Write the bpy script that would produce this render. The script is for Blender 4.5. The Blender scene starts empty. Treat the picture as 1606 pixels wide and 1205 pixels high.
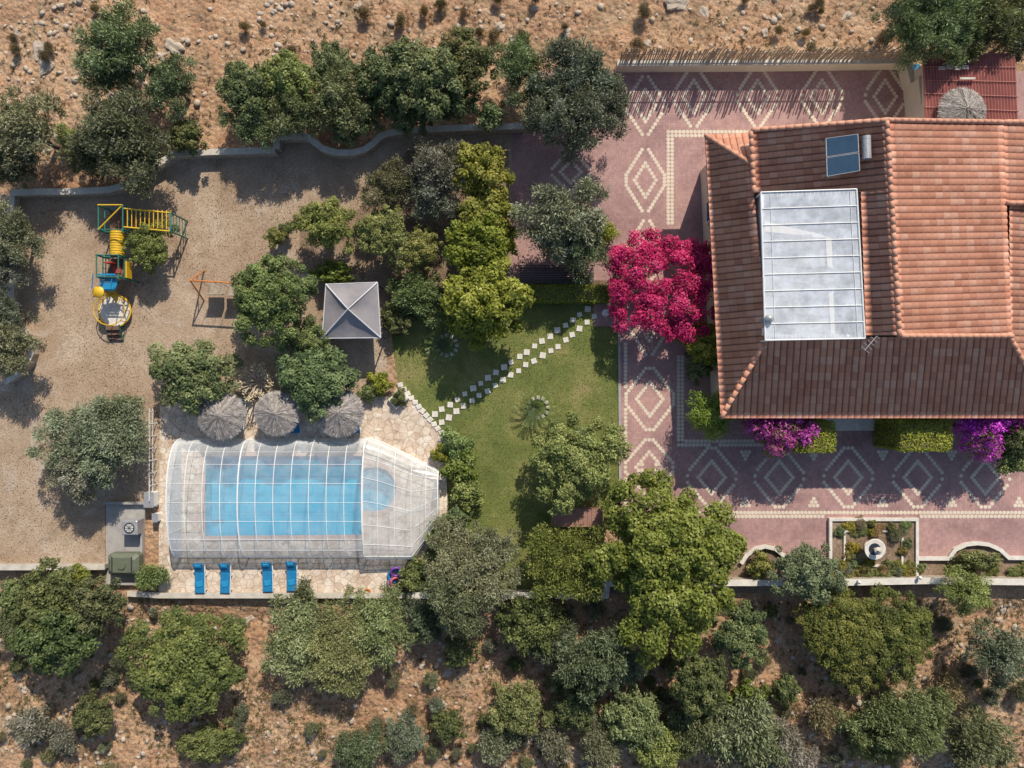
import bpy, bmesh, math, random
import numpy as np
from mathutils import Vector, Matrix
from mathutils.geometry import tessellate_polygon
random.seed(7); np.random.seed(7)
S=0.04; H=45.0; CX,CY=803.0,602.5
def P(px,py,z=0.0):
    k=S*(H-z)/H
    return Vector(((px-CX)*k,(CY-py)*k,z))
def XY(px,py,z=0.0):
    p=P(px,py,z); return (p.x,p.y)
scene=bpy.context.scene
COL=scene.collection
def link(o): COL.objects.link(o); return o

# ---------------------------------------------------------------- materials
def new_mat(name):
    m=bpy.data.materials.new(name); m.use_nodes=True
    nt=m.node_tree; b=nt.nodes['Principled BSDF']
    return m,nt,b
def N(nt,t,**k):
    n=nt.nodes.new(t)
    for a,v in k.items():
        if a in n.inputs.keys(): n.inputs[a].default_value=v
        else: setattr(n,a,v)
    return n
def ramp(nt,stops):
    r=nt.nodes.new('ShaderNodeValToRGB'); e=r.color_ramp.elements
    while len(e)>1: e.remove(e[-1])
    e[0].position=stops[0][0]; e[0].color=(*stops[0][1],1)
    for p,c in stops[1:]:
        x=e.new(p); x.color=(*c,1)
    return r
def mixc(nt,fac,a,b,mode='MIX'):
    m=nt.nodes.new('ShaderNodeMix'); m.data_type='RGBA'; m.blend_type=mode
    for i,val in ((0,fac),(6,a),(7,b)):
        if hasattr(val,'is_linked') or hasattr(val,'links'): nt.links.new(val,m.inputs[i])
        else: m.inputs[i].default_value=(*val,1) if isinstance(val,tuple) else val
    return m.outputs[2]
def coords(nt): return nt.nodes.new('ShaderNodeTexCoord').outputs['Object']
def noise(nt,co,scale,detail=4,rough=.6,dist=0):
    n=N(nt,'ShaderNodeTexNoise',Scale=scale,Detail=detail,Roughness=rough,Distortion=dist)
    nt.links.new(co,n.inputs['Vector']); return n.outputs['Fac']
def bump(nt,b,h,strength=.5,dist=.05):
    bp=N(nt,'ShaderNodeBump',Strength=strength,Distance=dist)
    nt.links.new(h,bp.inputs['Height']); nt.links.new(bp.outputs[0],b.inputs['Normal'])
def simple(name,c1,c2=None,scale=3,rough=.7,bs=.2,metal=0,detail=5):
    m,nt,b=new_mat(name)
    if c2 is None: c2=tuple(x*.75 for x in c1)
    co=coords(nt); f=noise(nt,co,scale,detail,.65)
    r=ramp(nt,[(.3,c2),(.7,c1)]); nt.links.new(f,r.inputs[0])
    nt.links.new(r.outputs[0],b.inputs['Base Color'])
    b.inputs['Roughness'].default_value=rough; b.inputs['Metallic'].default_value=metal
    if bs: bump(nt,b,noise(nt,co,scale*6,3),bs,.02)
    return m

def soil_mat():
    m,nt,b=new_mat('rocky_soil'); co=coords(nt)
    big=noise(nt,co,.09,4,.6); mid=noise(nt,co,.8,6,.7); fine=noise(nt,co,7,5,.75)
    r=ramp(nt,[(.36,(.3,.15,.08)),(.5,(.42,.25,.145)),(.64,(.52,.36,.23))])
    ad=N(nt,'ShaderNodeMath',operation='MULTIPLY_ADD'); nt.links.new(mid,ad.inputs[0]); ad.inputs[1].default_value=.6
    m2=N(nt,'ShaderNodeMath',operation='MULTIPLY'); nt.links.new(big,m2.inputs[0]); m2.inputs[1].default_value=.45
    nt.links.new(m2.outputs[0],ad.inputs[2]); nt.links.new(ad.outputs[0],r.inputs[0])
    rf=ramp(nt,[(.3,(.42,.39,.37)),(.5,(.95,.95,.95)),(.72,(1.4,1.33,1.22))]); nt.links.new(fine,rf.inputs[0])
    c=mixc(nt,1.0,r.outputs[0],rf.outputs[0],'MULTIPLY')
    g=noise(nt,co,.55,7,.8,.4); rg=ramp(nt,[(.5,(0,0,0)),(.64,(.8,.8,.8))]); nt.links.new(g,rg.inputs[0])
    c=mixc(nt,rg.outputs[0],c,(.22,.165,.09))
    v=N(nt,'ShaderNodeTexVoronoi',Scale=3.2,Randomness=1.0); nt.links.new(co,v.inputs['Vector'])
    s=N(nt,'ShaderNodeMath',operation='SUBTRACT'); nt.links.new(noise(nt,co,.7,5,.7),s.inputs[0]); nt.links.new(v.outputs['Distance'],s.inputs[1])
    rs=ramp(nt,[(.4,(0,0,0)),(.46,(1,1,1))]); nt.links.new(s.outputs[0],rs.inputs[0])
    c=mixc(nt,rs.outputs[0],c,(.48,.4,.32))
    v2=N(nt,'ShaderNodeTexVoronoi',Scale=9,Randomness=1.0); nt.links.new(co,v2.inputs['Vector'])
    rs2=ramp(nt,[(.12,(.6,.6,.6)),(.22,(0,0,0))]); nt.links.new(v2.outputs['Distance'],rs2.inputs[0])
    c=mixc(nt,rs2.outputs[0],c,(.5,.4,.3))
    nt.links.new(c,b.inputs['Base Color']); b.inputs['Roughness'].default_value=.95
    a=N(nt,'ShaderNodeMath',operation='MULTIPLY_ADD'); nt.links.new(fine,a.inputs[0]); a.inputs[1].default_value=.6
    nt.links.new(s.outputs[0],a.inputs[2]); bump(nt,b,a.outputs[0],.9,.12)
    return m
def gravel_mat(name,cols,litter=(.16,.11,.07),fs=9,wa=.45):
    m,nt,b=new_mat(name); co=coords(nt)
    big=noise(nt,co,.22,6,.7,.3); fine=noise(nt,co,fs,6,.8)
    r=ramp(nt,[(.35,cols[0]),(.5,cols[1]),(.66,cols[2])]); nt.links.new(big,r.inputs[0])
    rf=ramp(nt,[(.32,(.52,.49,.46)),(.5,(.97,.97,.97)),(.68,(1.4,1.37,1.3))]); nt.links.new(fine,rf.inputs[0])
    c=mixc(nt,1.0,r.outputs[0],rf.outputs[0],'MULTIPLY')
    l=noise(nt,co,.9,9,.85,.5); rl=ramp(nt,[(.5,(0,0,0)),(.64,(.6,.6,.6))]); nt.links.new(l,rl.inputs[0])
    c=mixc(nt,rl.outputs[0],c,litter)
    w=noise(nt,co,.3,9,.78,.8); rw=ramp(nt,[(.56,(0,0,0)),(.66,(wa,wa,wa))]); nt.links.new(w,rw.inputs[0])
    c=mixc(nt,rw.outputs[0],c,(.56,.5,.44))
    nt.links.new(c,b.inputs['Base Color']); b.inputs['Roughness'].default_value=.95
    bump(nt,b,fine,.9,.05); return m
def grass_mat():
    m,nt,b=new_mat('lawn_grass'); co=coords(nt)
    big=noise(nt,co,.35,6,.7,.4); fine=noise(nt,co,14,5,.8)
    r=ramp(nt,[(.3,(.1,.125,.03)),(.48,(.16,.185,.045)),(.6,(.24,.23,.075)),(.72,(.32,.26,.12))]); nt.links.new(big,r.inputs[0])
    rf=ramp(nt,[(.3,(.5,.5,.5)),(.5,(.95,.95,.95)),(.72,(1.4,1.4,1.3))]); nt.links.new(fine,rf.inputs[0])
    c=mixc(nt,1.0,r.outputs[0],rf.outputs[0],'MULTIPLY')
    nt.links.new(c,b.inputs['Base Color']); b.inputs['Roughness'].default_value=.9
    bump(nt,b,fine,.9,.06); return m
def paver_mat():
    m,nt,b=new_mat('pink_pavers'); co=coords(nt)
    v=N(nt,'ShaderNodeTexVoronoi',Scale=6.5,Randomness=.12); nt.links.new(co,v.inputs['Vector'])
    bw=N(nt,'ShaderNodeSeparateColor'); nt.links.new(v.outputs['Color'],bw.inputs[0])
    r=ramp(nt,[(0,(.35,.205,.19)),(.5,(.38,.23,.21)),(1,(.42,.26,.235))]); nt.links.new(bw.outputs[0],r.inputs[0])
    v2=N(nt,'ShaderNodeTexVoronoi',Scale=6.5,Randomness=.12,feature='DISTANCE_TO_EDGE'); nt.links.new(co,v2.inputs['Vector'])
    e=ramp(nt,[(.02,(.8,.77,.77)),(.09,(1,1,1))]); nt.links.new(v2.outputs['Distance'],e.inputs[0])
    c=mixc(nt,1.0,r.outputs[0],e.outputs[0],'MULTIPLY')
    d=noise(nt,co,.35,8,.75,.3); rd=ramp(nt,[(.35,(.72,.7,.72)),(.52,(1,1,1)),(.68,(1.25,1.22,1.15))]); nt.links.new(d,rd.inputs[0])
    c=mixc(nt,1.0,c,rd.outputs[0],'MULTIPLY')
    nt.links.new(c,b.inputs['Base Color']); b.inputs['Roughness'].default_value=.8
    bump(nt,b,e.outputs[0],.25,.01); return m
def crazy_mat():
    m,nt,b=new_mat('crazy_paving_stone'); co=coords(nt)
    v=N(nt,'ShaderNodeTexVoronoi',Scale=2.3,Randomness=1.0); nt.links.new(co,v.inputs['Vector'])
    sp=N(nt,'ShaderNodeSeparateColor'); nt.links.new(v.outputs['Color'],sp.inputs[0])
    r=ramp(nt,[(0,(.58,.45,.34)),(.4,(.66,.55,.44)),(.75,(.72,.64,.54)),(1,(.6,.48,.39))]); nt.links.new(sp.outputs[0],r.inputs[0])
    v2=N(nt,'ShaderNodeTexVoronoi',Scale=2.3,Randomness=1.0,feature='DISTANCE_TO_EDGE'); nt.links.new(co,v2.inputs['Vector'])
    e=ramp(nt,[(.02,(.7,.63,.56)),(.06,(1,1,1))]); nt.links.new(v2.outputs['Distance'],e.inputs[0])
    c=mixc(nt,1.0,r.outputs[0],e.outputs[0],'MULTIPLY')
    f=noise(nt,co,1.6,8,.8); rf=ramp(nt,[(.38,(.72,.69,.65)),(.58,(1.05,1.05,1.05))]); nt.links.new(f,rf.inputs[0])
    c=mixc(nt,1.0,c,rf.outputs[0],'MULTIPLY')
    nt.links.new(c,b.inputs['Base Color']); b.inputs['Roughness'].default_value=.8
    bump(nt,b,e.outputs[0],.3,.02); return m
def tile_mat():
    m,nt,b=new_mat('terracotta_tile'); uv=N(nt,'ShaderNodeUVMap'); uv.uv_map='tile'
    fl=N(nt,'ShaderNodeVectorMath',operation='FLOOR'); nt.links.new(uv.outputs[0],fl.inputs[0])
    wn=nt.nodes.new('ShaderNodeTexWhiteNoise'); wn.noise_dimensions='2D'; nt.links.new(fl.outputs[0],wn.inputs['Vector'])
    r=ramp(nt,[(0,(.52,.21,.125)),(.3,(.6,.265,.165)),(.8,(.65,.31,.2)),(1,(.7,.38,.27))]); nt.links.new(wn.outputs['Value'],r.inputs[0])
    co=coords(nt); d=noise(nt,co,.5,8,.8,.3); rd=ramp(nt,[(.3,(.74,.72,.72)),(.5,(1,1,1)),(.7,(1.12,1.14,1.16))]); nt.links.new(d,rd.inputs[0])
    c=mixc(nt,1.0,r.outputs[0],rd.outputs[0],'MULTIPLY')
    sx=nt.nodes.new('ShaderNodeSeparateXYZ'); fr=N(nt,'ShaderNodeVectorMath',operation='FRACTION'); nt.links.new(uv.outputs[0],fr.inputs[0]); nt.links.new(fr.outputs[0],sx.inputs[0])
    e=ramp(nt,[(0,(.8,.77,.77)),(.12,(1,1,1))]); nt.links.new(sx.outputs[1],e.inputs[0])
    e2=ramp(nt,[(0,(.36,.3,.3)),(.16,(1,1,1)),(.84,(1,1,1)),(1,(.36,.3,.3))]); nt.links.new(sx.outputs[0],e2.inputs[0])
    c=mixc(nt,1.0,c,e.outputs[0],'MULTIPLY'); c=mixc(nt,1.0,c,e2.outputs[0],'MULTIPLY')
    nt.links.new(c,b.inputs['Base Color']); b.inputs['Roughness'].default_value=.8
    bump(nt,b,noise(nt,co,12,3),.2,.02); return m
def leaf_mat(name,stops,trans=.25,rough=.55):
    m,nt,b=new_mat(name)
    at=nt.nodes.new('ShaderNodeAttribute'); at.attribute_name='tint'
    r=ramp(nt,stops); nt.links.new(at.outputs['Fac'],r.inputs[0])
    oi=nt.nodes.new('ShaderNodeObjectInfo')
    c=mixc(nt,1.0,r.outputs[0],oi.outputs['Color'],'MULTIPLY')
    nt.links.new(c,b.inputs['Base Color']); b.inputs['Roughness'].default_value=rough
    b.inputs['Specular IOR Level'].default_value=.3
    t=nt.nodes.new('ShaderNodeBsdfTranslucent'); c2=mixc(nt,1.0,c,(1.1,1.1,.6),'MULTIPLY'); nt.links.new(c2,t.inputs[0])
    mx=nt.nodes.new('ShaderNodeMixShader'); mx.inputs[0].default_value=trans
    nt.links.new(b.outputs[0],mx.inputs[1]); nt.links.new(t.outputs[0],mx.inputs[2])
    nt.links.new(mx.outputs[0],nt.nodes['Material Output'].inputs[0]); return m
def film_mat(name,base,edge,col=(.85,.88,.9)):
    m,nt,b=new_mat(name)
    b.inputs['Base Color'].default_value=(*col,1); b.inputs['Roughness'].default_value=.25
    co=coords(nt); n=noise(nt,co,1.2,6,.7)
    lw=N(nt,'ShaderNodeLayerWeight',Blend=.4)
    mr=N(nt,'ShaderNodeMapRange'); nt.links.new(lw.outputs['Facing'],mr.inputs[0]); mr.inputs[3].default_value=base; mr.inputs[4].default_value=edge
    ml=N(nt,'ShaderNodeMath',operation='MULTIPLY')
    mr2=N(nt,'ShaderNodeMapRange'); nt.links.new(n,mr2.inputs[0]); mr2.inputs[1].default_value=.3; mr2.inputs[2].default_value=.7; mr2.inputs[3].default_value=.6; mr2.inputs[4].default_value=1.35
    nt.links.new(mr.outputs[0],ml.inputs[0]); nt.links.new(mr2.outputs[0],ml.inputs[1]); ml.use_clamp=True
    t=nt.nodes.new('ShaderNodeBsdfTransparent'); t.inputs[0].default_value=(.95,.98,1,1)
    mx=nt.nodes.new('ShaderNodeMixShader'); nt.links.new(ml.outputs[0],mx.inputs[0])
    nt.links.new(t.outputs[0],mx.inputs[1]); nt.links.new(b.outputs[0],mx.inputs[2])
    nt.links.new(mx.outputs[0],nt.nodes['Material Output'].inputs[0]); return m
def water_mat():
    m,nt,b=new_mat('pool_water')
    co=coords(nt); n=noise(nt,co,2.5,3,.5,.5)
    b.inputs['Base Color'].default_value=(.05,.5,.66,1); b.inputs['Roughness'].default_value=.05
    bump(nt,b,n,.25,.05)
    t=nt.nodes.new('ShaderNodeBsdfTransparent'); t.inputs[0].default_value=(.45,.92,1,1)
    mx=nt.nodes.new('ShaderNodeMixShader'); mx.inputs[0].default_value=.35
    nt.links.new(t.outputs[0],mx.inputs[1]); nt.links.new(b.outputs[0],mx.inputs[2])
    nt.links.new(mx.outputs[0],nt.nodes['Material Output'].inputs[0]); return m

M={}
M['soil']=soil_mat()
M['gravel']=gravel_mat('gravel_yard',[(.31,.215,.14),(.4,.295,.205),(.5,.395,.295)],(.22,.15,.095))
M['bed']=gravel_mat('bed_soil',[(.17,.11,.07),(.26,.18,.12),(.33,.24,.17)],(.08,.06,.03),6,.15)
M['grass']=grass_mat(); M['paver']=paver_mat(); M['crazy']=crazy_mat(); M['tile']=tile_mat()
M['cream']=simple('cream_pavers',(.7,.6,.46),(.56,.47,.37),1.5,.8)
M['wallcap']=simple('pale_wall_stone',(.6,.56,.48),(.42,.38,.32),2,.85,.3)
M['stonewall']=simple('rubble_stone',(.45,.4,.33),(.25,.2,.15),4,.9,.6)
M['plaster']=simple('cream_plaster',(.7,.62,.5),(.6,.52,.41),1,.85,.1)
M['white']=simple('white_paint',(.78,.78,.76),(.65,.65,.63),3,.5,.05)
M['whitestone']=simple('white_stone',(.72,.68,.6),(.52,.49,.43),3,.8,.3)
M['concrete']=simple('concrete',(.4,.38,.35),(.28,.26,.24),1.5,.9,.3)
M['rock']=simple('limestone_rock',(.52,.45,.37),(.34,.27,.2),2,.95,.5)
M['bark']=simple('bark',(.2,.15,.11),(.1,.075,.055),6,.95,.6)
M['wood']=simple('weathered_wood',(.4,.33,.25),(.24,.19,.14),5,.85,.4)
M['brown']=simple('brown_wood',(.2,.11,.07),(.12,.06,.04),5,.8,.3)
M['dark']=simple('dark_metal',(.05,.05,.055),(.03,.03,.03),5,.4,0)
M['grey']=simple('grey_metal',(.42,.43,.44),(.3,.3,.31),3,.45,.05,.3)
M['blue']=simple('blue_fabric',(.01,.2,.4),(.0,.14,.32),4,.7,.1)
M['purple']=simple('purple_plastic',(.2,.06,.35),(.12,.04,.25),4,.5,0)
M['pink']=simple('pink_plastic',(.6,.12,.15),None,4,.5,0)
M['redroof']=simple('red_sheet_roof',(.42,.15,.12),(.28,.1,.085),1.0,.6,.1)
M['green']=simple('green_paint',(.02,.18,.13),(.015,.12,.09),4,.5,0)
M['yellow']=simple('yellow_plastic',(.72,.45,.02),(.6,.36,.02),3,.45,0)
M['red']=simple('red_plastic',(.5,.05,.03),None,3,.45,0)
M['orange']=simple('orange_paint',(.6,.22,.04),(.4,.12,.03),4,.5,0)
M['teal']=simple('blue_plastic',(.02,.28,.5),(.01,.2,.4),4,.5,0)
M['tankgreen']=simple('green_tank',(.13,.15,.1),(.1,.11,.075),3,.6,.1)
M['tent']=simple('grey_canvas',(.26,.24,.25),(.19,.18,.19),1.5,.6,.15)
M['tentlight']=simple('light_canvas',(.62,.62,.63),(.5,.5,.52),2,.6,.1)
M['glass']=simple('dark_glass',(.03,.045,.06),None,2,.12,0)
M['pvblue']=simple('solar_glass',(.035,.075,.12),(.025,.05,.09),1,.12,0)
M['pooltile']=simple('pool_tile',(.14,.64,.78),(.09,.52,.7),.5,.4,.05)
M['poly']=film_mat('polycarbonate_sheet',.15,.9)
M['poly2']=film_mat('milky_sheet',.6,.9,(.74,.78,.84))
M['poly3']=film_mat('hazy_sheet',.33,.9,(.82,.82,.8))
M['water']=water_mat()
def lv(a,b,c,d): return [(0,a),(.4,b),(.75,c),(1,d)]
M['L_olive']=leaf_mat('olive_leaf',lv((.085,.09,.055),(.2,.205,.125),(.32,.32,.21),(.46,.46,.34)),.15)
M['L_citrus']=leaf_mat('citrus_leaf',lv((.05,.07,.012),(.17,.19,.025),(.3,.31,.04),(.44,.43,.1)),.3)
M['L_green']=leaf_mat('green_leaf',lv((.035,.05,.02),(.11,.14,.05),(.19,.22,.08),(.32,.35,.15)),.2)
M['L_dark']=leaf_mat('dark_leaf',lv((.032,.045,.018),(.085,.105,.038),(.145,.165,.055),(.25,.26,.1)),.18)
M['L_boug']=leaf_mat('bougainvillea_bract',[(0,(.05,.075,.02)),(.16,(.12,.14,.04)),(.22,(.2,.008,.05)),(.5,(.46,.012,.1)),(.8,(.66,.03,.17)),(1,(.78,.12,.3))],.2)
M['L_purple']=leaf_mat('purple_bract',[(0,(.1,.14,.02)),(.42,(.26,.3,.06)),(.48,(.4,.04,.28)),(1,(.75,.16,.58))],.25)
M['L_hedge']=leaf_mat('hedge_leaf',lv((.1,.12,.012),(.25,.28,.03),(.38,.4,.05),(.5,.5,.1)),.25)
M['L_straw']=leaf_mat('straw',lv((.15,.135,.12),(.3,.27,.245),(.44,.4,.37),(.58,.53,.49)),.05,.9)
M['L_dry']=leaf_mat('dry_scrub',lv((.11,.09,.045),(.24,.19,.1),(.34,.28,.16),(.45,.39,.24)),.1,.9)
M['L_palm']=leaf_mat('cycad_leaf',lv((.03,.05,.012),(.07,.11,.025),(.15,.2,.05),(.36,.38,.16)),.1)

# ---------------------------------------------------------------- mesh builder
class MB:
    def __init__(s): s.v=[];s.f=[];s.m=[]
    def add(s,vs,fs,mi=0):
        o=len(s.v); s.v+= [tuple(x) for x in vs]
        for f in fs: s.f.append(tuple(i+o for i in f)); s.m.append(mi)
    def box(s,cx,cy,cz,sx,sy,sz,mi=0,rz=0,rx=0,ry=0,bev=0):
        R=Matrix.Rotation(rz,3,'Z')@Matrix.Rotation(ry,3,'Y')@Matrix.Rotation(rx,3,'X'); c=Vector((cx,cy,cz))
        hx,hy,hz=sx/2,sy/2,sz/2
        if bev<=0:
            vs=[c+R@Vector((a*hx,b*hy,d*hz)) for d in(-1,1) for a,b in((-1,-1),(1,-1),(1,1),(-1,1))]
            s.add(vs,[(3,2,1,0),(4,5,6,7),(0,1,5,4),(1,2,6,5),(2,3,7,6),(3,0,4,7)],mi)
        else:
            rings=[]
            for z,ins in((-hz,bev),(-hz+bev,0),(hz-bev,0),(hz,bev)):
                pts=[]
                for a,b in((-1,-1),(1,-1),(1,1),(-1,1)):
                    X,Y=a*(hx-ins),b*(hy-ins); k=bev*.7
                    pts+= [(X,Y-b*k),(X-a*k,Y)]
                pts=sorted(pts,key=lambda p:math.atan2(p[1]/hy,p[0]/hx)); rings.append([c+R@Vector((x,y,z)) for x,y in pts])
            vs=[p for r in rings for p in r]; fs=[tuple(range(7,-1,-1)),tuple(range(24,32))]
            for k in range(3):
                for i in range(8): fs.append((k*8+i,k*8+(i+1)%8,(k+1)*8+(i+1)%8,(k+1)*8+i))
            s.add(vs,fs,mi)
    def cyl(s,p0,p1,r0,r1=None,n=8,mi=0,cap=True):
        if r1 is None:r1=r0
        p0=Vector(p0);p1=Vector(p1);d=(p1-p0)
        if d.length<1e-6:return
        d.normalize(); a=d.orthogonal().normalized(); b=d.cross(a)
        vs=[]
        for p,r in((p0,r0),(p1,r1)):
            for i in range(n):
                t=2*math.pi*i/n; vs.append(p+(a*math.cos(t)+b*math.sin(t))*r)
        fs=[(i,(i+1)%n,n+(i+1)%n,n+i) for i in range(n)]
        if cap: fs+= [tuple(range(n-1,-1,-1)),tuple(range(n,2*n))]
        s.add(vs,fs,mi)
    def tube(s,pts,r,n=6,mi=0):
        for a,b in zip(pts[:-1],pts[1:]): s.cyl(a,b,r,r,n,mi)
    def prism(s,poly,z0,z1,mi=0):
        n=len(poly); a=sum(poly[i][0]*poly[(i+1)%n][1]-poly[(i+1)%n][0]*poly[i][1] for i in range(n))
        if a<0: poly=poly[::-1]
        vs=[(p[0],p[1],z0) for p in poly]+[(p[0],p[1],z1) for p in poly]
        s.add(vs,[(i,(i+1)%n,n+(i+1)%n,n+i) for i in range(n)],mi)
        s.sheet([poly],z1,mi)
    def sheet(s,polys,z,mi=0):
        allp=[p for q in polys for p in q]
        tr=tessellate_polygon([[Vector((p[0],p[1],0)) for p in q] for q in polys])
        fs=[]
        for t in tr:
            v=[allp[i] for i in t]; ar=(v[1][0]-v[0][0])*(v[2][1]-v[0][1])-(v[2][0]-v[0][0])*(v[1][1]-v[0][1])
            fs.append(tuple(t) if ar>0 else tuple(t[::-1]))
        s.add([(p[0],p[1],z) for p in allp],fs,mi)
    def wall(s,pts,w,z0,z1,mi=0,closed=False):
        n=len(pts); L=[];R=[]
        for i in range(n):
            p=Vector(pts[i][:2])
            a=Vector(pts[i-1][:2]) if (i>0 or closed) else None
            b=Vector(pts[(i+1)%n][:2]) if (i<n-1 or closed) else None
            ds=[]
            if a is not None: ds.append((p-a).normalized())
            if b is not None: ds.append((b-p).normalized())
            t=sum(ds,Vector((0,0)))
            t=t.normalized() if t.length>1e-5 else ds[0]
            nn=Vector((-t.y,t.x)); k=1/max(.4,nn.dot(Vector((-ds[0].y,ds[0].x))))
            L.append(p+nn*w/2*k); R.append(p-nn*w/2*k)
        vs=[]
        for i in range(n): vs+= [(L[i].x,L[i].y,z0),(R[i].x,R[i].y,z0),(R[i].x,R[i].y,z1),(L[i].x,L[i].y,z1)]
        fs=[]
        for i in range(n if closed else n-1):
            a=i*4;b=((i+1)%n)*4
            fs+= [(a+3,a+2,b+2,b+3),(a+2,a+1,b+1,b+2),(a,a+3,b+3,b)]
        if not closed: fs+= [(0,1,2,3),(4*n-1,4*n-2,4*n-3,4*n-4)]
        s.add(vs,fs,mi)
    def lathe(s,prof,c=(0,0,0),n=16,mi=0):
        vs=[];k=len(prof)
        for i in range(n):
            t=2*math.pi*i/n
            for r,z in prof: vs.append((c[0]+r*math.cos(t),c[1]+r*math.sin(t),c[2]+z))
        s.add(vs,[(i*k+j,((i+1)%n)*k+j,((i+1)%n)*k+j+1,i*k+j+1) for i in range(n) for j in range(k-1)],mi)
    def torus(s,c,R,r,mi=0,n=20,k=8,tilt=(0,0)):
        T=Matrix.Rotation(tilt[0],3,'X')@Matrix.Rotation(tilt[1],3,'Y'); c=Vector(c); vs=[]
        for i in range(n):
            t=2*math.pi*i/n
            for j in range(k):
                u=2*math.pi*j/k; vs.append(c+T@Vector(((R+r*math.cos(u))*math.cos(t),(R+r*math.cos(u))*math.sin(t),r*math.sin(u))))
        s.add(vs,[(i*k+j,((i+1)%n)*k+j,((i+1)%n)*k+(j+1)%k,i*k+(j+1)%k) for i in range(n) for j in range(k)],mi)
    def obj(s,name,mats,parent=None,loc=(0,0,0),rz=0,smooth=False,**pr):
        me=bpy.data.meshes.new(name); me.from_pydata(s.v,[],s.f)
        for m in mats: me.materials.append(m)
        me.polygons.foreach_set('material_index',s.m)
        if smooth: me.polygons.foreach_set('use_smooth',[True]*len(s.f))
        me.update(); o=link(bpy.data.objects.new(name,me)); o.location=loc; o.rotation_euler=(0,0,rz)
        if parent: o.parent=parent
        for k,v in pr.items(): o[k]=v
        return o
def thing(name,label,cat,loc=(0,0,0),rz=0,group=None):
    o=link(bpy.data.objects.new(name,None)); o.empty_display_size=.3; o.location=loc; o.rotation_euler=(0,0,rz)
    o['label']=label;o['category']=cat
    if group:o['group']=group
    return o
def clone(t,loc,rz=0,label=None):
    c=t.copy(); link(c); c.location=loc; c.rotation_euler=(0,0,rz)
    if label:c['label']=label
    for ch in list(t.children):
        d=ch.copy(); link(d); d.parent=c
        for g in list(ch.children):
            e=g.copy(); link(e); e.parent=d
    return c
def pts(*a,z=0): return [XY(x,y,z) for x,y in a]

# ---------------------------------------------------------------- ground
YARD=[(-400,303),(18,303),(170,298),(205,290),(275,242),(430,235),(432,215),(480,212),(530,240),(600,212),(820,198),(850,112),(968,108),(1430,108),(1750,108),(1750,925),(950,935),(635,935),(165,935),(165,892),(-400,892)]
YW=np.array([XY(*p) for p in YARD])
def inside(X,Y,poly):
    c=np.zeros(X.shape,bool); n=len(poly)
    for i in range(n):
        x1,y1=poly[i];x2,y2=poly[(i+1)%n]
        if y1==y2: continue
        k=((y1>Y)!=(y2>Y))&(X<(x2-x1)*(Y-y1)/(y2-y1)+x1); c^=k
    return c
def dist(X,Y,poly):
    D=np.full(X.shape,1e9); n=len(poly)
    for i in range(n):
        a=np.array(poly[i]);b=np.array(poly[(i+1)%n]);d=b-a;L=(d**2).sum()
        t=np.clip(((X-a[0])*d[0]+(Y-a[1])*d[1])/L,0,1)
        D=np.minimum(D,np.hypot(X-a[0]-t*d[0],Y-a[1]-t*d[1]))
    return D
def fbm(X,Y,seed,base,octv=5):
    rs=np.random.RandomState(seed); Z=np.zeros(X.shape);amp=1
    for o in range(octv):
        f=base*1.9**o
        for k in range(4):
            a=rs.uniform(0,6.28);p=rs.uniform(0,6.28); Z+=amp*np.sin((X*math.cos(a)+Y*math.sin(a))*f+p+1.3*np.sin((X*math.sin(a)-Y*math.cos(a))*f*.7+p))/4
        amp*=.55
    return Z
PX0,PY1=XY(309,699);PX1,PY0=XY(641,854); SY=XY(0,900)[1]
def terr(X,Y):
    ins=inside(X,Y,YW); D=dist(X,Y,YW); w=np.where(ins,0,np.clip(D/1.6,0,1))
    far=np.clip((D-5)/40,0,1)
    Z=w*(.24*fbm(X,Y,3,.5,5)+.1*fbm(X,Y,9,3.0,3))+far*3*fbm(X,Y,5,.03,3)*(~ins)
    south=(Y<SY)&(~ins); Z-=np.where(south,.45*w,0)
    Z-=.02
    return np.where((X>PX0)&(X<PX1)&(Y>PY0)&(Y<PY1),-2.2,Z)
far=[3000,1500,700,350,180,100,70,54]
xs=np.array([-x for x in far]+list(np.arange(-44,44.1,.26))+far[::-1]); ys=np.array([-x for x in far]+list(np.arange(-36,36.1,.26))+far[::-1])
X,Y=np.meshgrid(xs,ys); Z=terr(X,Y); nx,ny=len(xs),len(ys)
def npmesh(name,V,F,mats,smooth=False):
    me=bpy.data.meshes.new(name); n=len(V);k=F.shape[1];m=len(F)
    me.vertices.add(n); me.vertices.foreach_set('co',V.astype(np.float32).ravel())
    me.loops.add(m*k); me.loops.foreach_set('vertex_index',F.astype(np.int32).ravel())
    me.polygons.add(m); me.polygons.foreach_set('loop_start',np.arange(0,m*k,k,dtype=np.int32))
    for x in mats: me.materials.append(x)
    if smooth: me.polygons.foreach_set('use_smooth',np.ones(m,bool))
    me.update(calc_edges=True); return me
I=np.arange(nx*ny).reshape(ny,nx); F=np.stack([I[:-1,:-1],I[:-1,1:],I[1:,1:],I[1:,:-1]],-1).reshape(-1,4)
g=link(bpy.data.objects.new('ground',npmesh('ground',np.stack([X,Y,Z],-1).reshape(-1,3),F,[M['soil']],True)))
g['kind']='structure';g['label']='rocky reddish soil hillside around the walled garden';g['category']='ground'
def sheet(name,polys,z,mat,label,cat):
    b=MB(); b.sheet([pts(*q) for q in polys],z); return b.obj(name,[mat],kind='structure',label=label,category=cat)
GRAV=[(-400,303),(18,303),(170,299),(205,291),(275,243),(430,236),(432,216),(480,213),(500,228),(530,239),(570,233),(600,213),(625,206),(803,200),(803,478),(608,480),(606,590),(620,640),(256,640),(252,790),(165,790),(165,890),(-400,890)]
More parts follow.
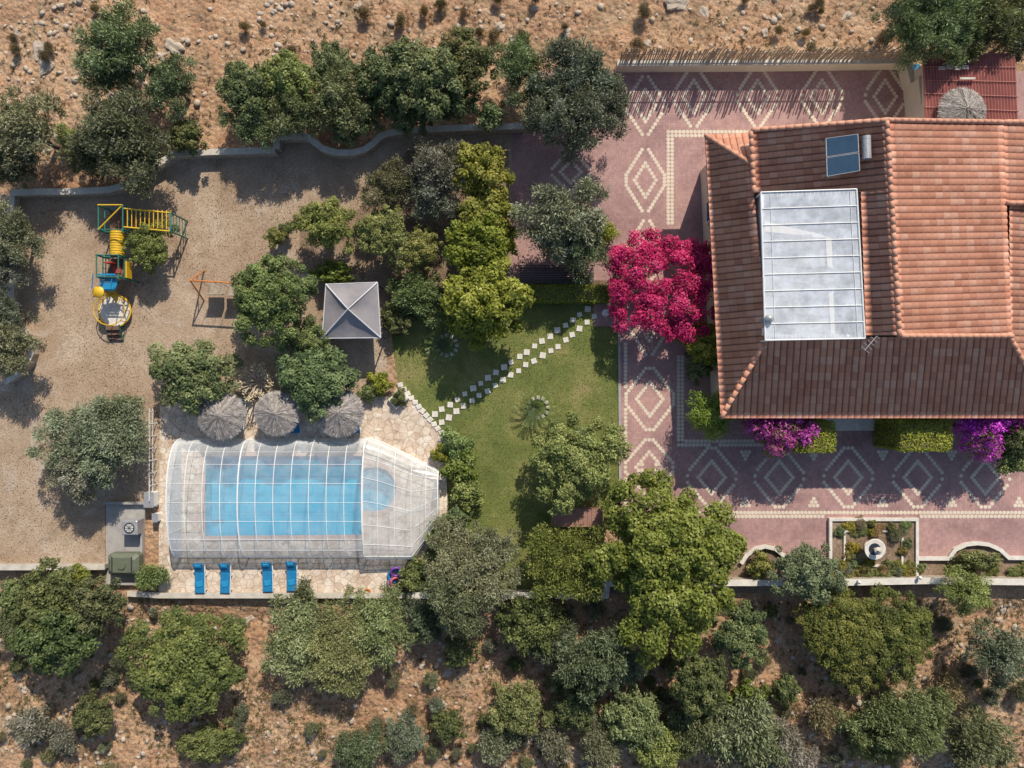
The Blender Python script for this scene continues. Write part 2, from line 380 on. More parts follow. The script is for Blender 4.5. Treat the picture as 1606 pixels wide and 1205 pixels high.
sheet('gravel_yard',[GRAV],.004,M['gravel'],'dusty brown gravel yard with leaf litter','yard')
sheet('planting_bed',[[(590,300),(640,235),(700,230),(798,232),(800,478),(606,478),(560,430),(470,420),(470,340),(560,330)]],.008,M['bed'],'dark mulched soil bed under fruit trees','soil')
LAWN=[(608,478),(958,475),(972,520),(972,750),(955,800),(930,925),(835,932),(640,932),(640,880),(695,800),(700,700),(625,605)]
sheet('lawn',[LAWN],.012,M['grass'],'mown green lawn between paving and pool','lawn')
sheet('garden_soil',[[(973,865),(1165,862),(1235,880),(1240,930),(820,933),(935,880)]],.016,M['bed'],'bare soil strip beneath the large trees','soil')
sheet('flower_bed',[[(1160,915),(1165,882),(1180,866),(1200,860),(1222,866),(1236,885),(1300,880),(1300,905),(1437,905),(1437,880),(1488,880),(1500,862),(1530,855),(1562,860),(1585,880),(1750,882),(1750,918)]],.020,M['bed'],'dark soil flower bed along the front wall','flower bed')
# paving with pattern
b=MB()
pv=[(803,205),(850,205),(850,112),(1750,112),(1750,877),(1585,877),(1562,857),(1530,852),(1500,859),(1488,877),(1437,877),(1437,812),(1298,812),(1298,877),(1238,877),(1222,863),(1200,857),(1180,863),(1160,885),(1060,885),(973,850),(970,520),(960,475),(960,440),(803,440)]
b.sheet([pts(*pv)],.024,0)
dots=[]
def dot(x,y,sp=5.3):
    for (a,c) in dots:
        if (a-x)**2+(c-y)**2<sp*sp: return
    dots.append((x,y))
def dl(x0,y0,x1,y1):
    n=max(1,int(round(math.hypot(x1-x0,y1-y0)/6.0)))
    for i in range(n+1): dot(x0+(x1-x0)*i/n,y0+(y1-y0)*i/n)
def diamond(cx,cy,w,h):
    for k,fl in ((1.0,.17),(.56,0),(.4,0)):
        W=w/2*k;Hh=h/2*k
        if fl: q=[(cx+W*fl,cy-Hh),(cx+W,cy-Hh*fl),(cx+W,cy+Hh*fl),(cx+W*fl,cy+Hh),(cx-W*fl,cy+Hh),(cx-W,cy+Hh*fl),(cx-W,cy-Hh*fl),(cx-W*fl,cy-Hh)]
        else: q=[(cx,cy-Hh),(cx+W,cy),(cx,cy+Hh),(cx-W,cy)]
        for i in range(len(q)): dl(*q[i],*q[(i+1)%len(q)])
def tri(cx,cy,d):
    for r in range(3):
        for i in range(3-r): dot(cx+(i-(2-r)/2)*6,cy+d*r*5.4)
for x in(1088,1188,1289,1388): diamond(x,152,62,92)
diamond(1012,166,58,90)
diamond(1012,283,60,96)
diamond(1014,395,60,96); diamond(1018,508,62,96)
diamond(1019,626,74,96); diamond(1018,733,74,86)
diamond(895,270,58,62)
for x in(1116,1222,1330,1439,1545,1650): diamond(x,749,76,92)
for x in(1169,1276,1384,1492,1598): tri(x,709,1); tri(x,793,-1)
dl(1048,207,1180,207);dl(1054,213,1115,213);dl(1048,213,1048,350);dl(1054,219,1054,350)
dl(1064,560,1064,690);dl(1070,560,1070,690);dl(1064,698,1290,698);dl(1070,692,1180,692)
dl(981,540,981,800);dl(1060,804,1700,804);dl(1152,810,1290,810);dl(1445,810,1700,810)
for x,y in dots:
    X0,Y0=XY(x,y); r=3.2*S; b.add([(X0+r*math.cos(t*math.pi/3+.3),Y0+r*math.sin(t*math.pi/3+.3),.029) for t in range(6)],[tuple(range(6))],1)
b.obj('paving',[M['paver'],M['cream']],kind='structure',label='pink block paving with cream diamond patterns',category='paving')
b=MB(); b.wall(pts((971,440),(971,520),(973,850)),.16,0,.09); b.obj('kerb',[M['concrete']],kind='structure',label='low concrete kerb between lawn and paving',category='kerb')
sheet('soil_patch',[[(818,440),(955,440),(955,476),(818,476)]],.032,M['bed'],'soil strip under clipped hedge','soil')

# rocks & scrub
def ico(sub=1):
    bm=bmesh.new(); bmesh.ops.create_icosphere(bm,subdivisions=sub,radius=1); v=np.array([x.co[:] for x in bm.verts]); f=np.array([[q.index for q in p.verts] for p in bm.faces]); bm.free(); return v,f
IV,IF=ico()
def scatter(n,zones,seed,fs,ff,thr):
    rs=np.random.RandomState(seed); ar=np.array([(z[2]-z[0])*(z[3]-z[1]) for z in zones],float); k=rs.choice(len(zones),n*8,p=ar/ar.sum()); zz=np.array(zones,float)[k]
    px=zz[:,0]+rs.rand(len(k))*(zz[:,2]-zz[:,0]);py=zz[:,1]+rs.rand(len(k))*(zz[:,3]-zz[:,1]); x=(px-CX)*S;y=(CY-py)*S
    ok=(~inside(x,y,YW))&(fbm(x,y,fs,ff,3)+rs.normal(size=len(k))*.5>thr); x=x[ok][:n];y=y[ok][:n]; return x,y,terr(x,y),rs
TOP=[(-60,-40,1660,90),(-60,90,330,260)];BOT=[(-60,940,1660,1240)]
x,y,z,rs=scatter(5200,TOP+BOT,4,21,.35,.05)
V=[];Fs=[]
for k in range(len(x)):
    s=.03+.24*rs.rand()**4.5; v=IV*rs.uniform(.7,1.3,(12,1))*np.array([1,rs.uniform(.6,1),rs.uniform(.35,.6)])*s
    a=rs.uniform(0,6.28);c,d=math.cos(a),math.sin(a); v=v@np.array([[c,d,0],[-d,c,0],[0,0,1]]); v+=np.array([x[k],y[k],z[k]+.1*s]); V.append(v);Fs.append(IF+12*k)
o=link(bpy.data.objects.new('loose_stones',npmesh('loose_stones',np.concatenate(V),np.concatenate(Fs),[M['rock']]))); o['kind']='stuff';o['label']='pale limestone stones scattered over soil';o['category']='stones'
def big_rock(px,py,r,seed):
    rs=random.Random(seed); bm=bmesh.new(); bmesh.ops.create_icosphere(bm,subdivisions=3,radius=1)
    for v in bm.verts:
        c=v.co; k=1+.22*math.sin(c.x*4+seed)+.18*math.sin(c.y*6+seed*2)+.1*math.sin(c.z*9+c.x*7)+rs.uniform(-.06,.06); v.co=Vector((c.x*k*r,c.y*k*r*rs.uniform(.68,.74),c.z*k*r*.3))
    me=bpy.data.meshes.new('boulder'); bm.to_mesh(me); bm.free(); me.materials.append(M['rock'])
    o=link(bpy.data.objects.new('boulder',me)); x,y=XY(px,py); o.location=(x,y,float(terr(np.array([x]),np.array([y]))[0])); o.rotation_euler=(0,0,rs.uniform(0,6))
    o['label']='weathered grey limestone outcrop on dry soil';o['category']='rock';o['group']='limestone boulders'
for i,(x,y,r) in enumerate([(62,78,.7),(72,103,.5),(20,52,.35),(275,75,.6),(255,90,.35),(785,42,.4),(805,60,.3),(1105,20,.4),(1060,8,.6),(890,48,.3),(1255,65,.3),(1015,70,.3),(1200,50,.3),(1330,25,.35),(1490,985,.4),(1330,1160,.4),(1230,1100,.35),(300,1140,.3),(1580,960,.3),(560,8,.3),(700,1060,.3),(385,975,.3),(30,1085,.3),(1220,970,.35),(1225,1010,.3)]): big_rock(x,y,r,i+3)

# ---------------------------------------------------------------- foliage
def leaf_mesh(name,pos,t,nrm,L,W,tint,mats):
    n=len(pos)
    t=t/np.linalg.norm(t,axis=1,keepdims=True); b_=np.cross(t,nrm); b_/=np.linalg.norm(b_,axis=1,keepdims=True)+1e-9
    L=L.reshape(-1,1);W=W.reshape(-1,1); up=np.cross(b_,t)
    V=np.stack([pos-t*L/2,pos+b_*W/2-up*W*.1,pos+t*L/2-up*W*.3,pos-b_*W/2-up*W*.1],1).reshape(-1,3)
    me=npmesh(name,V,np.arange(4*n).reshape(n,4),mats)
    a=me.attributes.new('tint','FLOAT','POINT'); a.data.foreach_set('value',np.repeat(np.clip(tint,0,1),4).astype(np.float32)); return me
def crown_mesh(name,seed,lobes,n,L,W,mode,mat,shell=.55,tv=.16,zlo=.1):
    rs=np.random.RandomState(seed); lo=np.array(lobes); c=lo[:,:3];r=lo[:,3]; lt=rs.normal(0,tv,len(r))
    p=r**2/np.sum(r**2); k=rs.choice(len(r),int(n*1.9),p=p); d=rs.normal(size=(len(k),3)); d/=np.linalg.norm(d,axis=1,keepdims=True)
    fl=(d[:,2]<0)&(rs.rand(len(k))<.7); d[fl,2]*=-1
    u=rs.rand(len(k))**.6; sp=.45 if mode=='sprig' else .2
    rad=r[k]*(shell+(1.1-shell)*u+sp*rs.rand(len(k))**5)*(1+.16*np.sin(d[:,0]*5+k)*np.cos(d[:,1]*6+k*2))
    pos=c[k]+d*rad[:,None]*np.array([1,1,.9])
    keep=np.ones(len(k),bool)
    for j in range(len(r)):
        dd=np.linalg.norm(pos-c[j],axis=1); keep&=~((dd<r[j]*min(shell,.5)*.9)&(k!=j))
    keep&=pos[:,2]>zlo; idx=np.where(keep)[0][:n]; pos=pos[idx];d=d[idx];k=k[idx];u=u[idx]; m=len(idx)
    rnd=rs.normal(size=(m,3))
    if mode=='sprig':
        t=d+np.array([0,0,.3])+rnd*.55; nrm=rs.normal(size=(m,3))*.8+d+np.array([0,0,.5])
    else:
        nrm=d*1.0+np.array([0,0,.5])+rnd*.45; t=np.cross(nrm,rs.normal(size=(m,3)))
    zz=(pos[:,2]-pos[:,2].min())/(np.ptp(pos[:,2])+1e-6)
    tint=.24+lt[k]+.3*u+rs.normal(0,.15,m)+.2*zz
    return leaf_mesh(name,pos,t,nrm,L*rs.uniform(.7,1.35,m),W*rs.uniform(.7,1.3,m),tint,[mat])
def gen_lobes(rs,R,h,nl,lr,low=False,wob=1.0):
    out=[]; zc=h*(.6 if not low else .42); vz=h*(.34 if not low else .45)
    ph=rs.uniform(0,6.28,3)
    out.append((0,0,zc,R*.45))
    for i in range(5): a=i*1.257+ph[0]; out.append((R*.38*math.cos(a),R*.38*math.sin(a),zc,R*.32))
    for i in range(nl):
        a=2.39996*i+rs.uniform(-.4,.4); q=min(1,math.sqrt((i+.6)/nl)+rs.uniform(-.08,.08)); edge=1+wob*(.1*math.sin(2*a+ph[0])+.08*math.sin(3*a+ph[1])+.06*math.sin(5*a+ph[2]))
        lrr=R*rs.uniform(*lr); rr=q*(R-lrr*.75)*edge; z=zc+vz*(math.sqrt(max(0,1-q*q))*rs.uniform(.45,1.0)-.25+rs.uniform(-.2,.2))
        out.append((rr*math.cos(a),rr*math.sin(a),max(z,lrr*.7),lrr))
    return out
KP={'olive':dict(mat='L_olive',L=.2,W=.05,mode='sprig',shell=.2,dens=1.4,lr=(.11,.23),wob=2.1),
    'citrus':dict(mat='L_citrus',L=.17,W=.1,mode='leaf',shell=.45,dens=1.0,lr=(.12,.21),wob=1.3),
    'green':dict(mat='L_green',L=.15,W=.08,mode='leaf',shell=.42,dens=1.2,lr=(.11,.2),wob=1.4),
    'dark':dict(mat='L_dark',L=.15,W=.08,mode='leaf',shell=.42,dens=1.2,lr=(.1,.18),wob=.9),
    'dry':dict(mat='L_dry',L=.2,W=.045,mode='sprig',shell=.2,dens=1.0,lr=(.2,.3),wob=1.8),
    'purple':dict(mat='L_purple',L=.16,W=.1,mode='leaf',shell=.3,dens=.9,lr=(.16,.28),wob=2),
    'hedge':dict(mat='L_hedge',L=.12,W=.07,mode='leaf',shell=.4,dens=1.0,lr=(.16,.26),wob=1)}
cache={}
def trunk_mesh(R,h,seed,name='trunk'):
    rs=random.Random(seed); b=MB(); ht=h*.35; th=.04*h+.03
    b.cyl((0,0,-.6),(.03*R,0,ht*.5),th,th*.8,8);b.cyl((.03*R,0,ht*.5),(0,.03*R,ht),th*.8,th*.65,8)
    for i in range(6):
        a=i*1.05+rs.uniform(-.3,.3); q=rs.uniform(.35,.6)*R; m=(q*.5*math.cos(a),q*.5*math.sin(a),ht+h*.15); e=(q*math.cos(a),q*math.sin(a),h*rs.uniform(.5,.66))
        b.cyl((0,.03*R,ht*.92),m,th*.45,th*.32,6);b.cyl(m,e,th*.32,th*.1,5)
        for j in range(2):
            a2=a+rs.uniform(-.8,.8); b.cyl(m,(m[0]+R*.35*math.cos(a2),m[1]+R*.35*math.sin(a2),h*.6),th*.18,th*.05,4)
    o=b.obj(name,[M['bark']],smooth=True); me=o.data; bpy.data.objects.remove(o); return me
def variant(kind,R,vi,low):
    cl=1.0 if R<1.35 else (2.0 if R<2.5 else 3.2); key=(kind,cl,vi,low)
    if key in cache: return cache[key]
    k=KP[kind]; h={1.0:1.6,2.0:3.6,3.2:5.0}[cl]
    if low: h={1.0:1.2,2.0:2.0,3.2:2.8}[cl]
    seed=(len(kind)*7919+ord(kind[0])*131+int(cl*10)*17+vi*3+int(low))%100000; rs=np.random.RandomState(seed)
    nl={1.0:20,2.0:60,3.2:120}[cl]; n=int({1.0:3000,2.0:9500,3.2:21000}[cl]*k['dens'])
    sc={1.0:.85,2.0:1,3.2:1.15}[cl]; lr=k['lr']
    if cl==1.0: lr=(lr[0]*1.5,lr[1]*1.5)
    if cl==3.2: lr=(lr[0]*.75,lr[1]*.8)
    lob=gen_lobes(rs,cl,h,nl,lr,low,k['wob'])
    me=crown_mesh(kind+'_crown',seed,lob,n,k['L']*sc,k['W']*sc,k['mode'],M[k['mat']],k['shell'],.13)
    cache[key]=(cl,h,me,trunk_mesh(cl,h,seed)); return cache[key]
cnt=[0]
def tree(px,py,r,kind,h=None,ry=None,name=None,label='',cat='tree',tint=(1,1,1),low=False,group=None):
    cnt[0]+=1; i=cnt[0]; rs=random.Random(i*13)
    ry=ry or r; rm=(r+ry)/2*S
    if h is None: h=(1.35 if low else 1.9)*rm+.3
    zc=h*.62; f=(H-zc)/H; cl,h0,me,tm=variant(kind,rm*f,i%4,low)
    x,y=XY(px,py,zc)
    zg=float(terr(np.array([x]),np.array([y]))[0]); zg=max(zg,-.7)
    nm=name or {'olive':'olive_tree','citrus':'lemon_tree','green':'leafy_tree','dark':'evergreen_shrub','dry':'dry_bush','purple':'purple_bougainvillea','hedge':'shrub'}[kind]
    t=thing(nm,label,cat,(x,y,zg),0,group); t.scale=(r*S*f/cl*1.04,ry*S*f/cl*1.04,h/h0)
    a=rs.uniform(0,6.28)
    c=link(bpy.data.objects.new('crown',me)); c.parent=t; c.rotation_euler=(0,0,a); v=rs.uniform(.8,1.15)
    c.color=(tint[0]*v*rs.uniform(.9,1.1),tint[1]*v,tint[2]*v*rs.uniform(.85,1.2),1)
    u=link(bpy.data.objects.new('trunk',tm)); u.parent=t; u.rotation_euler=(0,0,a)
    return t
G='trees along the boundary wall'
SH=dict(low=True,cat='shrub')
def o_(label,**k): k['label']=label; return k
def s_(label,**k): d=dict(SH); d.update(k); d['label']=label; return d
T=[
(188,72,62,'olive',o_('rounded olive tree standing on dry rocky slope',tint=(.8,1,.65))),
(180,112,44,'olive',o_('small olive tree on dry rocky slope',tint=(.75,.95,.62))),
(268,132,44,'olive',o_('small olive tree behind garden wall',tint=(.75,.88,.68))),
(180,205,62,'olive',o_('dense olive tree outside stone wall',tint=(.68,.76,.62))),
(215,240,55,'olive',o_('dense olive tree outside stone wall',tint=(.62,.7,.58))),
(140,245,36,'dark',o_('dark shrub outside stone wall',cat='shrub')),
(290,215,32,'dark',o_('dark shrub beside stone wall',cat='shrub')),
(38,205,60,'olive',o_('spreading olive tree on bare slope',tint=(.8,.83,.78))),
(20,260,40,'olive',o_('olive tree on bare slope',tint=(.7,.75,.7))),
(390,145,52,'green',o_('leafy tree behind curved garden wall',tint=(.85,.92,.85),group=G)),
(395,190,42,'olive',o_('olive tree behind curved garden wall',group=G,tint=(.75,.85,.66))),
(455,130,50,'green',o_('leafy tree behind curved garden wall',tint=(1.1,1.05,.85),group=G)),
(470,175,48,'olive',o_('olive tree behind curved garden wall',group=G,tint=(.75,.85,.66))),
(540,160,52,'olive',o_('olive tree behind curved garden wall',tint=(.75,.88,.64),group=G)),
(520,110,42,'green',o_('leafy tree behind curved garden wall',group=G)),
(545,205,30,'green',o_('leafy shrub against curved garden wall',cat='shrub')),
(610,120,58,'dark',o_('dark leafy tree behind curved garden wall',name='leafy_tree',group=G,tint=(.9,1,.95))),
(668,125,66,'dark',o_('dark leafy tree behind garden wall',name='leafy_tree',group=G,tint=(.9,1,.95))),
(730,100,52,'dark',o_('evergreen tree behind garden wall',tint=(1.1,1.1,.9),name='evergreen_tree',group=G)),
(575,170,36,'dark',o_('evergreen shrub against garden wall',cat='shrub')),
(640,175,40,'dark',o_('evergreen shrub against garden wall',cat='shrub')),
(715,160,36,'dark',o_('evergreen shrub against garden wall',cat='shrub')),
(770,182,26,'green',o_('small shrub at wall end',cat='shrub')),
(815,105,44,'olive',o_('olive tree beside paved drive',tint=(.74,.86,.66))),
(905,125,66,'olive',o_('large olive tree overhanging paved drive',tint=(.82,.88,.8))),
(910,180,68,'olive',o_('large olive tree overhanging paved drive',tint=(.82,.88,.8))),
(850,170,48,'olive',o_('olive tree beside paved drive',tint=(.68,.76,.64))),
(690,265,50,'olive',o_('thin grey olive tree in planting bed',tint=(.88,.9,.85))),
(612,292,42,'olive',o_('thin grey olive tree in planting bed',tint=(.88,.9,.85))),
(680,308,42,'olive',o_('thin grey olive tree in planting bed',tint=(.82,.88,.8))),
(755,272,50,'citrus',o_('bright yellow-green lemon tree in bed')),
(762,345,50,'citrus',o_('bright yellow-green lemon tree in bed')),
(748,385,58,'citrus',o_('bright yellow-green lemon tree in bed')),
(785,375,34,'citrus',o_('small yellow-green lemon tree in bed')),
(765,470,66,'citrus',o_('large yellow-green lemon tree beside lawn')),
(740,500,44,'citrus',o_('yellow-green lemon tree beside lawn',tint=(.9,.95,.9))),
(512,352,46,'green',o_('young fruit tree on gravel yard',tint=(1.2,1.12,.8))),
(602,368,46,'green',o_('young fruit tree in bed',tint=(1.2,1.12,.8))),
(656,392,36,'green',o_('young fruit tree in bed',tint=(1.2,1.1,.8))),
(432,372,18,'green',o_('tiny sapling on gravel yard',tint=(1.4,1.3,.9))),
(448,360,12,'dark',o_('tiny sapling on gravel yard')),
(425,470,68,'green',o_('dense round green tree beside pavilion',h=5.2,tint=(.9,1.08,.8))),
(488,530,36,'dark',o_('green shrub beside pavilion',cat='shrub',tint=(1.1,1.25,1))),
(520,428,38,'citrus',s_('low green shrub behind pavilion',ry=22,tint=(.75,.85,1))),
(655,462,52,'olive',s_('low grey-green shrub beside pavilion',ry=40,name='shrub',tint=(.78,.92,.55))),
(622,500,30,'dark',s_('low dark shrub beside pavilion')),
(880,345,66,'olive',o_('olive tree above planter on paving',tint=(.85,.92,.75))),
(905,385,50,'olive',o_('olive tree above planter on paving',tint=(.78,.9,.66))),
(950,362,22,'hedge',s_('clipped yellow-green bush on paving')),
(1108,540,38,'citrus',o_('yellow-green shrub against house wall',cat='shrub',h=2.8)),
(1095,575,26,'dark',o_('dark shrub against house wall',cat='shrub')),
(1116,650,40,'hedge',o_('rounded bright green shrub at house corner',h=3.9,cat='shrub',tint=(.62,.8,.9))),
(1470,40,72,'olive',o_('olive tree behind shed fence',tint=(.85,.98,.7))),
(1425,30,46,'olive',o_('olive tree behind shed fence',tint=(.8,.92,.68))),
(1540,30,66,'olive',o_('olive tree behind shed roof',tint=(.75,.86,.66))),
(1600,50,52,'olive',o_('olive tree behind shed roof',tint=(.7,.8,.64))),
(300,588,64,'green',o_('dense green tree behind straw parasols',h=3.6,tint=(.9,1,.9))),
(495,594,62,'green',o_('dense green tree behind straw parasols',h=3.6,tint=(.9,1,.9))),
(145,690,78,'olive',o_('open grey olive tree on gravel yard',h=4,tint=(.88,.92,.85))),
(120,738,44,'olive',o_('grey olive tree on gravel yard',tint=(.88,.92,.85))),
(190,648,34,'olive',o_('grey olive tree on gravel yard',tint=(.88,.92,.85))),
(232,385,40,'green',o_('sparse young tree beside playset',h=2.8,tint=(1.3,1.22,.85))),
(18,370,46,'olive',o_('olive tree at gravel yard edge')),
(5,420,36,'olive',o_('olive tree at gravel yard edge')),
(8,545,48,'olive',o_('olive tree inside round stone bed')),
(5,495,38,'olive',o_('olive tree inside round stone bed',tint=(.8,.85,.75))),
(903,722,74,'green',o_('round green tree beside lawn and kerb',h=4.6,tint=(1.05,1.1,.8))),
(735,895,70,'olive',o_('grey-green olive tree by lawn corner',h=3.6,tint=(.85,.9,.75))),
(720,950,50,'olive',o_('grey-green olive tree outside lawn wall',tint=(.82,.88,.74))),
(770,860,40,'olive',o_('grey-green olive tree at lawn corner',tint=(.84,.9,.74))),
(1268,900,54,'green',o_('grey-green tree beside fountain bed',h=3.6,tint=(1.1,1.1,1.3))),
(1515,925,42,'olive',o_('light green tree outside front wall',ry=34,name='leafy_tree',tint=(.85,1.05,.6))),
(1595,675,44,'green',o_('green shrub at house front',h=3.9)),
(1590,720,30,'green',o_('green shrub at house front',cat='shrub')),
(282,1045,96,'dark',o_('large round dark evergreen shrub on slope',h=4.2,cat='shrub',tint=(.95,1.02,.75))),
(70,945,60,'dark',o_('dark evergreen shrub below wall',cat='shrub')),
(150,950,50,'dark',o_('dark evergreen shrub below wall',cat='shrub')),
(80,1005,66,'dark',o_('dark evergreen shrub on slope',cat='shrub',tint=(.9,.98,.9))),
(125,905,22,'citrus',o_('yellow-green shrub against low wall',cat='shrub',tint=(.8,.85,1))),
(20,940,34,'green',o_('green shrub below wall',cat='shrub')),
(10,985,36,'olive',o_('grey shrub on slope',cat='shrub',name='shrub',tint=(.7,.82,.64))),
(465,1010,64,'olive',o_('pale grey-green bushy olive tree on slope',h=3.2,tint=(.9,1,.7))),
(530,1020,68,'olive',o_('pale grey-green bushy olive tree on slope',h=3.4,tint=(.9,1,.7))),
(590,985,56,'olive',o_('pale grey-green bushy olive tree on slope',h=3.4,tint=(.9,1,.7))),
(930,1040,58,'olive',o_('blue-grey olive tree on shaded slope',tint=(.66,.8,.72))),
(975,1050,38,'olive',o_('blue-grey olive tree on shaded slope',tint=(.6,.74,.64))),
(1165,1000,50,'dark',o_('dark evergreen shrub below front wall',cat='shrub')),
(1100,1075,54,'dark',o_('dark evergreen shrub on slope',cat='shrub',tint=(.8,.88,.8))),
(1320,985,68,'dark',o_('wide dark green shrub below front wall',h=3.2,cat='shrub',tint=(1.1,1.08,.7))),
(1410,1000,70,'dark',o_('wide dark green shrub below front wall',h=3.2,cat='shrub',tint=(1.1,1.08,.7))),
(1350,1040,54,'dark',o_('wide dark green shrub below front wall',h=2.8,cat='shrub',tint=(1.1,1.08,.7))),
(1575,1030,50,'olive',o_('blue-grey shrub on rocky slope',cat='shrub',name='shrub',tint=(.68,.78,.75))),
(1430,1150,76,'olive',s_('spreading pale green shrub on slope',ry=60,name='shrub',tint=(.88,1,.68))),
(1380,1170,42,'olive',s_('spreading pale green shrub on slope',name='shrub',tint=(.88,.98,.68))),
(1550,1175,56,'olive',s_('pale green shrub on slope',name='shrub',tint=(.78,.88,.68))),
(815,1125,48,'green',s_('green shrub on rocky slope',tint=(1,1,.95))),
(320,1178,50,'green',s_('green shrub on rocky slope',ry=32,tint=(1.05,1.05,.85))),
(138,1128,36,'dark',s_('dark green bush on rocky slope')),
(1180,1165,66,'olive',s_('grey-green bush on rocky slope',name='shrub',tint=(.8,.85,.78))),
(1100,1150,50,'olive',s_('grey-green bush on rocky slope',name='shrub',tint=(.68,.78,.66))),
(1000,1140,54,'green',s_('green bush on rocky slope')),
(1040,1190,46,'green',s_('green bush on rocky slope',tint=(1.1,1.1,.9))),
(1180,1105,34,'citrus',s_('yellow-green bush on rocky slope',tint=(.7,.78,.9))),
(1240,1190,48,'olive',s_('grey bush on rocky slope',name='shrub',tint=(.88,.85,.92))),
(905,1120,40,'dark',s_('dark bush on rocky slope')),
(945,1180,38,'olive',s_('grey bush on rocky slope',name='shrub')),
(720,1030,30,'dark',s_('dark bush on rocky slope')),
(665,975,40,'olive',s_('shaded grey bush below pool wall',name='shrub',tint=(.55,.66,.55))),
(835,985,56,'dark',s_('dark bush below lawn wall',tint=(.8,.88,.85))),
(870,1010,42,'olive',s_('dark bush on shaded slope',name='shrub',tint=(.5,.62,.5))),
(630,1170,36,'olive',s_('grey bush on rocky slope',name='shrub',tint=(.74,.8,.7))),
(560,1185,40,'olive',s_('grey bush on rocky slope',name='shrub',tint=(.68,.76,.66))),
(700,1150,30,'dark',s_('dark bush on rocky slope')),
(780,1175,32,'olive',s_('grey bush on rocky slope',name='shrub')),
(470,955,34,'olive',s_('dark bush below pool wall',name='shrub',tint=(.5,.6,.48))),
(1240,1090,26,'dark',s_('small bush on rocky slope')),
(40,1145,34,'olive',s_('pale grey bush on rocky slope',name='shrub',tint=(1.1,1.0,1.15))),
(90,1165,26,'olive',s_('pale grey bush on rocky slope',name='shrub',tint=(1.05,1.0,1.15))),
(1300,1130,28,'dry',s_('dry grey bush on rocky slope')),
(1500,1090,28,'dry',s_('dry grey bush on rocky slope')),
(1150,1195,32,'olive',s_('pale grey bush on rocky slope',name='shrub',tint=(1.1,1.02,1.2))),
(870,1180,30,'olive',s_('pale grey bush on rocky slope',name='shrub',tint=(1.0,.95,1.1))),
(105,215,22,'olive',s_('pale flowering bush on slope',name='shrub',tint=(1.3,1.5,1.1))),
(715,700,26,'green',s_('leafy plant beside pool deck',cat='plant',tint=(1.1,1.2,.9))),
(722,735,30,'citrus',s_('leafy plant beside pool deck',cat='plant',tint=(.6,.7,1))),
(732,775,28,'green',s_('leafy plant beside pool deck',cat='plant',tint=(1.3,1.3,.9))),
(715,815,24,'green',s_('leafy plant beside pool deck',cat='plant')),
(680,840,22,'citrus',s_('leafy plant beside pool deck',cat='plant',tint=(.7,.8,.9))),
(690,712,16,'citrus',s_('yellow-green plant beside pool deck',cat='plant')),
(650,905,28,'green',s_('leafy shrub at deck corner')),
(595,600,20,'citrus',s_('small plant beside pool deck',cat='plant',tint=(.9,1,1))),
(625,625,14,'green',s_('small plant in stone planter',cat='plant')),
(575,617,16,'green',s_('small plant beside straw parasol',cat='plant')),
(235,905,24,'olive',s_('small shrub beside pool plant',name='shrub',tint=(.8,.98,.6))),
(1195,890,24,'green',s_('low plants in curved bed',cat='plant',tint=(1.3,1.1,.9))),
(1535,880,34,'green',s_('low plants in curved bed',ry=18,cat='plant',tint=(1.1,1,.8))),
(1222,672,40,'purple',o_('purple bougainvillea at house front',h=4.3,cat='shrub')),
(1252,680,30,'purple',o_('purple bougainvillea at house front',h=4.0,cat='shrub')),
(1187,666,26,'purple',o_('purple bougainvillea at house front',h=4.1,cat='shrub')),
(1540,672,42,'purple',o_('vivid purple bougainvillea at house front',h=4.3,cat='shrub',tint=(1.1,.7,1.5))),
(1568,655,26,'purple',o_('vivid purple bougainvillea at house front',h=4.3,cat='shrub',tint=(1.1,.7,1.5))),
]
for px,py,r,k,o in T: tree(px,py,r,k,**o)
r=random.Random(77); taken=[(t[0],t[1],t[2]) for t in T]
def freespot(x,y,rr): return all((x-a)**2+(y-b)**2>(c*.85+rr*.7)**2 for a,b,c in taken)
n=0;tries=0
while n<52 and tries<4000:
    tries+=1; x=r.uniform(-10,1616);y=r.uniform(955,1215);rr=r.uniform(7,18)
    if not freespot(x,y,rr): continue
    taken.append((x,y,rr)); n+=1; k=r.choice(['dry','olive','dark','olive','olive','dry']); tt={'dry':(.8,.85,.75),'olive':(.72,.76,.66),'dark':(.85,.9,.85)}[k]
    tree(x,y,rr,k,label={'dry':'dry brown bush on reddish soil','olive':'small grey-green bush on reddish soil','dark':'small dark bush on reddish soil'}[k],name='shrub',cat='shrub',low=True,tint=tt,group='low scrub bushes on the slope')
n=0
while n<30:
    x=r.uniform(-10,1400);y=r.uniform(-5,88) if r.random()<.8 else r.uniform(90,150); rr=r.uniform(5,12)
    if (y>88 and x>120) or not freespot(x,y,rr): continue
    taken.append((x,y,rr)); n+=1; tree(x,y,rr,'dry',label='dry brown tuft on stony soil',name='dry_bush',cat='shrub',low=True,tint=(.9,.88,.8),group='dry tufts on the upper slope')
# custom crowns
def custom(name,label,cat,px,py,zc,lobes_px,n,L,W,mode,mat,trunk_h,seed,shell=.5,color=(1,1,1),tr=.14,tv=.16):
    ox,oy=XY(px,py,zc)
    lob=[(XY(a,b_,z)[0]-ox,XY(a,b_,z)[1]-oy,z,r*S*(H-z)/H) for a,b_,z,r in lobes_px]
    t=thing(name,label,cat,(ox,oy,0)); me=crown_mesh('crown',seed,lob,n,L,W,mode,M[mat],shell,tv)
    c=link(bpy.data.objects.new('crown',me)); c.parent=t; c.color=(*color,1)
    b=MB(); b.cyl((0,0,-.4),(0,0,trunk_h),tr,tr*.7,8)
    for l in random.Random(seed).sample(lob,min(9,len(lob))): b.cyl((0,0,trunk_h*.9),(l[0],l[1],l[2]*.9),tr*.45,tr*.12,5)
    b.obj('trunk',[M['bark']],parent=t); return t
rs=random.Random(5); lob=[]
